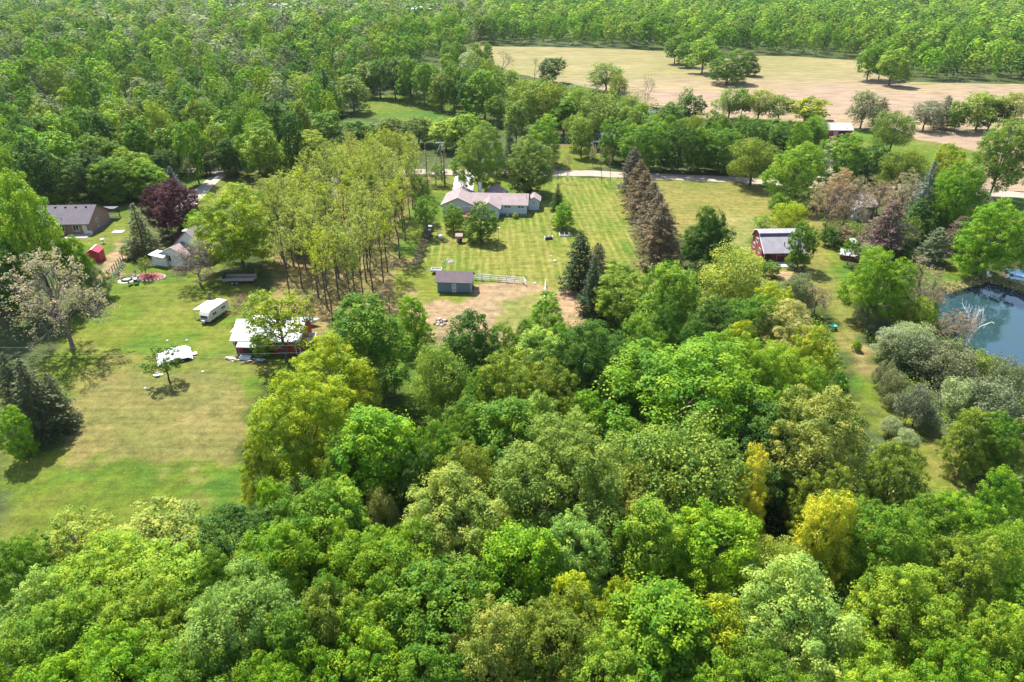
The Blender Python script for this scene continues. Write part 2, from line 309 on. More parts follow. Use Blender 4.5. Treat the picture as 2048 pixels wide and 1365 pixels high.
def field_material():
    m, nt = new_mat('stubble_field'); tc = N(nt, 'ShaderNodeTexCoord')
    def noise(s, d, sc3=(1,1,1)):
        mp = N(nt, 'ShaderNodeMapping'); mp.inputs['Scale'].default_value = sc3; L(nt, tc.outputs['Object'], mp.inputs[0])
        n = N(nt, 'ShaderNodeTexNoise', i_Scale=s, i_Detail=d, i_Roughness=.62); L(nt, mp.outputs[0], n.inputs[0]); return n.outputs[0]
    def rng(s, a, b, c, d):
        r = N(nt, 'ShaderNodeMapRange'); L(nt, s, r.inputs[0])
        for i, x in enumerate((a, b, c, d)): r.inputs[i + 1].default_value = x
        return r.outputs[0]
    def mix(f, a, b):
        q = N(nt, 'ShaderNodeMix', data_type='RGBA'); L(nt, f, q.inputs['Factor'])
        for s, c in ((6, a), (7, b)):
            if isinstance(c, tuple): q.inputs[s].default_value = (*c, 1)
            else: L(nt, c, q.inputs[s])
        return q.outputs[2]
    # the far half has greened over, the near half is bare stubble
    sx = N(nt, 'ShaderNodeSeparateXYZ'); L(nt, tc.outputs['Object'], sx.inputs[0])
    ad = N(nt, 'ShaderNodeMath', operation='MULTIPLY_ADD'); L(nt, noise(.02, 6, (.4, 1, 1)), ad.inputs[0]); ad.inputs[1].default_value = 150.0; L(nt, sx.outputs[1], ad.inputs[2])
    c = mix(rng(ad.outputs[0], 395, 450, 0, 1), (.235, .168, .11), (.178, .158, .06))
    c = mix(rng(noise(.035, 8, (.35, 1, 1)), .5, .62, 0, .75), c, (.235, .19, .085))
    c = mix(rng(noise(.06, 8, (.25, 1, 1)), .62, .68, 0, .8), c, (.095, .125, .018))
    s = N(nt, 'ShaderNodeVectorMath', operation='SCALE'); L(nt, c, s.inputs[0]); L(nt, rng(noise(.35, 8, (.3, 1, 1)), .3, .7, .66, 1.34), s.inputs['Scale'])
    bs = N(nt, 'ShaderNodeBsdfPrincipled'); L(nt, s.outputs[0], bs.inputs['Base Color']); bs.inputs['Roughness'].default_value = .95; bs.inputs['Specular IOR Level'].default_value = .1
    o = N(nt, 'ShaderNodeOutputMaterial'); L(nt, bs.outputs[0], o.inputs[0]); return m
FIELD = W([(955,93),(1100,95),(1250,99),(1370,106),(1440,112),(1580,113),(1720,122),(1780,160),(1850,166),(2048,169),(2200,175),(2300,250),(2160,310),(2048,300),(1990,308),(1950,306),(1900,290),(1840,280),(1800,262),(1680,254),(1580,258),(1450,246),(1330,220),(1270,205),(1200,180),(1120,165),(1020,145),(965,115)])
FIELD2 = W([(1930,340),(2000,300),(2100,300),(2200,380),(2048,386),(1940,378)])
FM = field_material()
sheet('field', ccw(rough_outline(FIELD, 5, .9, 3)), .03, FM); sheet('field', ccw(rough_outline(FIELD2, 3, .5, 4)), .03, FM)
GRAVEL = mat('gravel_road', (.3, .235, .18), .95, .22, .5, .3, fine=6, dirt=((.22, .2, .1), .35, .6))
CONC = mat('pale_concrete', (.5, .48, .45), .85, .1, .6, .1, fine=5)
def strip(name, pts, w, z, m, seed=1, wob=.25):
    rnd = random.Random(seed); P = [at(*p) for p in pts]; D = []
    for a_, b_ in zip(P, P[1:]):
        n = max(1, int((b_ - a_).length / 4)); D += [a_.lerp(b_, i / n) for i in range(n)]
    D.append(P[-1]); v = []
    for i, p in enumerate(D):
        t = (D[min(i+1, len(D)-1)] - D[max(i-1, 0)]).normalized(); nn = Vector((-t.y, t.x, 0)); hw = w / 2 + rnd.uniform(-wob, wob)
        v += [p + nn * hw + Vector((0,0,z)), p - nn * hw + Vector((0,0,z))]
    return structure(MB().add(v, [(2*i+1, 2*i+3, 2*i+2, 2*i) for i in range(len(D) - 1)]).build(name, m))
strip('road', [(-300,352),(150,345),(360,341),(450,342),(540,338),(640,341),(760,343),(920,345),(1060,347),(1180,347),(1250,351),(1320,354),(1480,360),(1570,368),(1690,374),(1800,379),(1900,384),(2000,388),(2048,390),(2400,408)], 5.4, .03, GRAVEL)
strip('driveway', [(447,344),(425,362),(396,388),(370,415),(345,450)], 4.0, .045, mat('drive_gravel', (.36, .31, .25), .95, .15, .6, .3, fine=5), 2)
strip('driveway', [(931,347),(927,370),(922,398)], 5.2, .05, CONC, 3, .02)
strip('driveway', [(676,345),(668,378),(656,402),(648,430)], 3.2, .045, GRAVEL, 4)
strip('driveway', [(1640,370),(1662,340),(1655,310),(1668,292)], 3.4, .045, mat('farm_track', (.33, .26, .2), .95, .2, .6, .3, fine=5), 5)
# ------------------------------------------------------------------ trees: one model of each kind, copied and tinted
def unit(a): return a / np.maximum(np.linalg.norm(a, axis=-1, keepdims=True), 1e-9)
def leaf_quads(C, Nn, size, rng, aspect=.7, T=None):
    n = len(C)
    if T is None: T = rng.normal(size=(n, 3))
    T = unit(np.cross(np.cross(Nn, T), Nn)); B = np.cross(Nn, T)
    s = (size * (.65 + .7 * rng.random(n)))[:, None]
    return np.stack([C - T*s*.5, C - B*s*aspect*.5, C + T*s*.5, C + B*s*aspect*.5], 1).reshape(-1, 3)
def limb(mb, a, b, r0, r1, rng, sag=.0, n=5, sides=5):
    a, b = Vector(a), Vector(b); pts = []
    for i in range(n):
        t = i / (n - 1); p = a.lerp(b, t); j = (b - a).length * .035 * math.sin(3.14 * t)
        pts.append(p + Vector((rng.normal() * j, rng.normal() * j, sag * math.sin(3.14 * t))))
    mb.tube(pts, [r0 + (r1 - r0) * i / (n - 1) for i in range(n)], sides, cap=False)
PROTO = {}
def broadleaf(key, seed, H, Wd, base=.22, lobes=9, cr=.62, clumps=260, per=55, leaf=.30, up=.55, flat=.75, lobe_r=.24, tall=1.0, twigs=0, trunk_r=.22, spread=.29, rnd=.6, low=.17):
    rng = np.random.default_rng(seed); z0 = base * H; hc = H - z0
    Lb = [(np.array([rng.normal()*.02*Wd, rng.normal()*.02*Wd, z0 + hc*.52]), Wd*.27, hc*.36)]
    for i in range(lobes):
        a = 2.4 * i + rng.uniform(-.5, .5); t = (i + .5) / lobes
        zc = z0 + hc * (low + (.8 - low) * t) + rng.normal() * .03 * hc; rad = Wd * spread * (max(0, 1 - (max(0, t - .4) / .68)**2)**.5) * rng.uniform(.72, 1.12)
        lr = Wd * lobe_r * rng.uniform(.6, 1.2)
        Lb.append((np.array([math.cos(a)*rad, math.sin(a)*rad, zc]), lr, min(lr * tall, H - zc)))
    wts = np.array([l[1]**2 for l in Lb]); wts /= wts.sum(); P = []; tries = 0
    while len(P) < clumps and tries < clumps * 60:
        tries += 1; k = rng.choice(len(Lb), p=wts); c, r, rz = Lb[k]
        d = rng.normal(size=3); d /= np.linalg.norm(d); d[2] += .12; f = rng.uniform(.68, 1.0) + .16*rng.random()**3
        p = c + d * np.array([r, r, rz]) * f
        if p[2] < z0 * .75: continue
        if any(j != k and np.sum(((p - q) / np.array([a_, a_, b_]))**2) < .42 for j, (q, a_, b_) in enumerate(Lb)): continue
        if len(P) > 4 and np.min(np.sum((np.array(P) - p)**2, 1)) < (cr * .85)**2: continue
        P.append(p)
    P = np.array(P); n = len(P); cs = cr * np.exp(rng.normal(size=n)*.3); tone = rng.random(n)
    idx = np.repeat(np.arange(n), per); m = len(idx)
    d = unit(rng.normal(size=(m, 3)) + np.array([0, 0, .35]))
    C = P[idx] + d * (cs[idx] * (.3 + .75 * rng.random(m)**.4))[:, None] * np.array([1, 1, flat])
    Nn = unit(d * .85 + np.array([0, 0, up]) + unit(rng.normal(size=(m, 3))) * rnd * .8)
    T = None
    if tall > 1.6 or flat > 1.3: T = np.tile([0, 0, 1.0], (m, 1)) + rng.normal(size=(m, 3)) * .5
    V = leaf_quads(C, Nn, leaf, rng, T=T)
    tn = np.clip(.5 + (tone[idx] - .5) * .75 + rng.normal(size=m) * .16, 0, 1)
    crown = quads_mesh('crown_' + key, V, [LEAF], tn)
    mb = MB(); th = z0 + hc * .3; pts = [(0, 0, -.3)] + [(rng.normal()*.04*i, rng.normal()*.04*i, th * i / 5) for i in range(1, 6)]
    mb.tube(pts, [trunk_r*1.25, trunk_r, trunk_r*.92, trunk_r*.85, trunk_r*.78, trunk_r*.6], 7)
    for c, r, rz in Lb[:]:
        j = rng.integers(3, 6); s = pts[j]; e = c * np.array([1, 1, 1]) + np.array([0, 0, rz * .25]); limb(mb, s, e, trunk_r*.45, trunk_r*.14, rng)
    for k in range(min(twigs, n)):
        q = P[rng.integers(n)]; c = Lb[int(np.argmin([np.sum((q - l[0])**2) for l in Lb]))][0]
        limb(mb, c*.8 + np.array([0,0,.2*c[2]*.8*0]), q + (q - c) * .12, trunk_r*.14, .015, rng, n=4, sides=3)
    Hm, Wm_ = np.percentile(C[:, 2], 99.5), 2*np.percentile(np.hypot(C[:, 0], C[:, 1]), 96)
    PROTO.setdefault(key, []).append((crown, mb.mesh('trunk_' + key, BARK), Hm, Wm_))
def conifer(key, seed, H, Wd, base=.06, step=.5, per=26, spray=.5, droop=.25, power=.85, ragged=.15, dens=1.0, bare=0.0, trunk_r=.2):
    rng = np.random.default_rng(seed); C = []; Nn = []; T = []; tn = []; mb = MB()
    mb.tube([(0,0,-.3), (0,0,H*.5), (0,0,H*.98)], [trunk_r*1.2, trunk_r*.6, .03], 7)
    z = base * H
    while z < H * .99:
        t = z / H; Lr = Wd/2 * (1 - (t - base)/(1 - base))**power + .12
        nb = int(6 + 5 * (1 - t)); a0 = rng.random() * 6.28
        for b in range(nb):
            a = a0 + 6.283 * b / nb + rng.uniform(-.25, .25); ln = Lr * rng.uniform(1 - 2*ragged, 1 + ragged); dv = np.array([math.cos(a), math.sin(a), 0])
            if rng.random() < .5: limb(mb, (0,0,z), (dv[0]*ln*.9, dv[1]*ln*.9, z - droop*ln*.6), .045, .01, rng, n=3, sides=3)
            if rng.random() < bare: continue
            k = max(3, int(per * dens * (ln / (Wd/2))**1.3)); bt = rng.random()
            s = rng.uniform(.22, 1, k)**.75; side = rng.normal(size=k) * .17 * ln * (1.15 - s)**.5
            p = dv[None]*(s*ln)[:, None] + np.array([-dv[1], dv[0], 0])[None]*side[:, None]
            p[:, 2] += z - droop*ln*s**1.4 + rng.normal(size=k)*.09 + .12*ln*np.maximum(0, s - .75)
            C.append(p); nn = np.array([0,0,1.0])[None] + dv[None]*.35 + rng.normal(size=(k,3))*.45; Nn.append(nn)
            T.append(dv[None] + np.array([-dv[1], dv[0], 0])[None]*np.sign(side)[:, None]*.6 + rng.normal(size=(k,3))*.25); tn.append(np.clip(.5 + (bt-.5)*.5 + rng.normal(size=k)*.15, 0, 1))
        z += step * rng.uniform(.75, 1.2) * (1 - .45 * t)
    C = np.concatenate(C); V = leaf_quads(C, unit(np.concatenate(Nn)), spray, rng, .45, np.concatenate(T))
    PROTO.setdefault(key, []).append((quads_mesh('crown_' + key, V, [LEAF], np.concatenate(tn)), mb.mesh('trunk_' + key, BARK), H, 2*np.percentile(np.hypot(C[:, 0], C[:, 1]), 97)))
def bare_tree(key, seed, H, Wd, stems=3, depth_=4, leaf_n=0, r0=.13, upright=.6):
    rng = np.random.default_rng(seed); mb = MB(); ends = []
    def grow_(p, d, ln, r, k):
        q = p + d * ln; limb(mb, p, q, r, r * .62, rng, n=4, sides=5 if k > 1 else 3)
        if k == 0: ends.append(q); return
        for _ in range(int(rng.integers(2, 4))):
            nd = unit(d * upright + unit(rng.normal(size=3)) * .62 + np.array([0, 0, .22])); grow_(p + d*ln*rng.uniform(.55, 1), nd, ln*rng.uniform(.6, .85), r*.6, k - 1)
    for s in range(stems):
        a = 6.28*s/stems + rng.random(); d = unit(np.array([math.cos(a)*.28, math.sin(a)*.28, 1.0]))
        grow_(np.array([math.cos(a)*.15, math.sin(a)*.15, -.2]), d, H*.36, r0, depth_)
    top = max(e[2] for e in ends); wid = 2*max(max(abs(e[0]), abs(e[1])) for e in ends)
    crown = None
    if leaf_n:
        E = np.array(ends)[rng.integers(len(ends), size=leaf_n)] + rng.normal(size=(leaf_n, 3))*.35
        crown = quads_mesh('crown_' + key, leaf_quads(E, unit(rng.normal(size=(leaf_n,3)) + [0,0,.6]), .2, rng), [LEAF], rng.random(leaf_n))
    PROTO.setdefault(key, []).append((crown, mb.mesh('trunk_' + key, BARK), top, wid))
for s in (1, 2, 3): broadleaf('maple', s, 13, 9.5, base=.04, low=.1, lobes=14, cr=.5, clumps=470, per=88, leaf=.19)
for s in (4, 5): broadleaf('oak', s, 14, 13, base=.1, lobes=18, cr=.7, clumps=470, per=122, leaf=.21, lobe_r=.19, spread=.34, up=.6, flat=.62)
for s in (6, 7): broadleaf('ash', s, 14, 8, base=.15, lobes=12, cr=.47, clumps=420, per=72, leaf=.2, tall=1.7, flat=1.1, lobe_r=.2, up=.35)
for s in (8, 9): broadleaf('willow', s, 11, 9, base=.12, lobes=12, cr=.75, clumps=260, per=75, leaf=.2, lobe_r=.2, flat=1.0, up=.3, rnd=.9, twigs=60)
for s in (10, 11): broadleaf('budding', s, 13, 11, base=.2, lobes=14, cr=.5, clumps=250, per=24, leaf=.2, lobe_r=.2, spread=.34, twigs=260, rnd=.9)
broadleaf('sapling', 12, 7, 5, base=.3, lobes=10, cr=.42, clumps=75, per=26, leaf=.24, lobe_r=.18, spread=.36, twigs=70, trunk_r=.12)
broadleaf('half_leafed', 13, 12, 9, base=.3, lobes=11, cr=.6, clumps=170, per=45, leaf=.26, lobe_r=.22, twigs=90)
for s in (14, 15, 16): broadleaf('grove', s, 15, 5.4, base=.47, low=.12, lobes=11, cr=.42, clumps=105, per=19, leaf=.21, lobe_r=.2, spread=.34, twigs=55, trunk_r=.13, rnd=.9)
for s in (20, 21, 22): broadleaf('maple_mid', s, 15, 9.5, base=.1, lobes=10, cr=.75, clumps=190, per=32, leaf=.46)
for s in (23, 24): broadleaf('ash_mid', s, 17, 8, base=.08, lobes=10, cr=.7, clumps=180, per=32, leaf=.42, tall=2.0, flat=1.3, lobe_r=.2, up=.35)
broadleaf('willow_mid', 25, 15, 9, base=.1, lobes=12, cr=.85, clumps=170, per=34, leaf=.36, lobe_r=.2, flat=1.0, rnd=.9, up=.3)
for s in (30, 31): broadleaf('shrub', s, 3.4, 4.2, base=.0, lobes=8, cr=.36, clumps=150, per=40, leaf=.17, lobe_r=.22, spread=.3, trunk_r=.06)
for s in (32, 33): broadleaf('juniper', s, 5, 5, base=.02, lobes=12, cr=.4, clumps=230, per=42, leaf=.16, lobe_r=.17, tall=1.5, flat=1.4, up=.2, spread=.33, trunk_r=.08, rnd=1.0)
for s in (40, 41): conifer('spruce', s, 12, 6, per=30, spray=.42, dens=1.1, droop=.3)
conifer('blue_spruce', 42, 9, 5, per=34, spray=.34, droop=.12, step=.42)
for s in (43, 44, 45): conifer('pine', s, 13, 8.5, base=.08, per=40, spray=.5, droop=.05, power=.6, ragged=.24, step=.55, dens=1.2)
conifer('dead_spruce', 46, 12, 4, per=10, spray=.3, bare=.6, droop=.3)
bare_tree('birch', 50, 9, 6, stems=2, depth_=4, r0=.24); bare_tree('bare', 51, 8, 5, stems=1, depth_=5, leaf_n=350, r0=.16); bare_tree('bare', 52, 8, 5, stems=2, depth_=4, leaf_n=500, r0=.12, upright=.9)

TINT = {'b': (.15,.29,.010,'bright green'), 'm': (.112,.225,.012,'mid green'), 'd': (.06,.14,.014,'dark green'), 'l': (.20,.325,.022,'light green'), 'y': (.25,.33,.012,'yellow green'),
 'g': (.5,.505,.03,'golden yellow'), 'o': (.165,.235,.020,'olive green'), 'n': (.215,.335,.06,'pale mint green'), 'e': (.175,.262,.036,'grey green'), 'p': (.34,.25,.14,'pinkish brown'),
 'u': (.085,.028,.036,'dark purple'), 'c': (.38,.39,.1,'cream green'), 's': (.27,.32,.17,'silver green'), 'k': (.12,.18,.16,'blue grey'), 'K': (.045,.085,.03,'dark green'), 'v': (.2,.14,.12,'brown purple'),
 'r': (.15,.122,.074,'brownish'), 'x': (.085,.11,.045,'dark olive'), 'w': (.62,.6,.56,'white'), 'q': (.2,.13,.105,'reddish brown'), 'h': (.17,.2,.1,'dull grey green'), 'G': (.275,.335,.055,'pale yellow green'), 'a': (.3,.28,.18,'greyish tan')}
NAME = {'maple': 'broadleaf_tree', 'oak': 'broadleaf_tree', 'ash': 'broadleaf_tree', 'willow': 'willow_tree', 'budding': 'budding_tree', 'sapling': 'sapling', 'half_leafed': 'broadleaf_tree', 'grove': 'plantation_tree',
 'maple_mid': 'broadleaf_tree', 'ash_mid': 'broadleaf_tree', 'willow_mid': 'willow_tree', 'shrub': 'shrub', 'juniper': 'juniper_bush', 'spruce': 'spruce_tree', 'blue_spruce': 'blue_spruce', 'pine': 'pine_tree', 'dead_spruce': 'dead_spruce', 'birch': 'birch_tree', 'bare': 'bare_tree'}
FORM = {'maple': 'round crowned tree', 'oak': 'broad spreading tree', 'ash': 'upright oval tree', 'willow': 'feathery fine leaved tree', 'budding': 'thinly leaved open tree', 'sapling': 'thin young tree', 'half_leafed': 'half leafed tree', 'grove': 'slim tree',
 'maple_mid': 'round crowned tree', 'ash_mid': 'upright tree', 'willow_mid': 'feathery tree', 'shrub': 'shrub', 'juniper': 'rounded bush', 'spruce': 'spruce', 'blue_spruce': 'blue spruce', 'pine': 'pine', 'dead_spruce': 'dead spruce', 'birch': 'birch', 'bare': 'bare branched tree'}
CATG = {'shrub': 'shrub', 'juniper': 'bush'}
TREES = []; rndT = random.Random(77)
def grow_tree(kind, tint, u, vt, w, b, label=None, group=None, rz=None):
    """u, vt: the top of the crown; w: its width; b > 0: the row of the foot, b < 0: the height in metres"""
    if b > 0:
        y = at(u, b).y; d = ray(u, vt); t = y / d.y; x = d.x * t; H = max(.6, CAM_H + d.z * t)
    else:
        H = -b; p = at(u, vt, H); x, y = p.x, p.y
    Wm = w * depth(x, y, H * .6) / FOC
    return plant(kind, tint, x, y, H, Wm, u, vt, label, group, rz)
def plant(kind, tint, x, y, H, Wm, u, vt, label=None, group=None, rz=None):
    crown, trunk, Hp, Wp = rndT.choice(PROTO[kind])
    t = thing(NAME[kind], label or '', CATG.get(kind, 'tree'), (x, y, 0), rz if rz is not None else rndT.uniform(0, 6.28), group)
    t.scale = (Wm / Wp * rndT.uniform(.95, 1.05), Wm / Wp * rndT.uniform(.95, 1.05), H / Hp)
    c = TINT[tint]; j = [rndT.uniform(.88, 1.12) for _ in range(2)]
    if crown:
        o = bpy.data.objects.new('crown', crown); COL.objects.link(o); o.parent = t; o.color = (c[0]*j[0]*rndT.uniform(.93, 1.07), c[1]*j[0], c[2]*j[1], 1)
    o = bpy.data.objects.new('trunk', trunk); COL.objects.link(o); o.parent = t
    o.color = (.74, .72, .7, 1) if kind == 'birch' else ((.16, .13, .11, 1) if kind in ('bare', 'budding') else (.085, .068, .055, 1))
    TREES.append(dict(o=t, u=u, v=vt, w=Wm, kind=kind, tint=tint, x=x, y=y, label=label, H=H)); return t
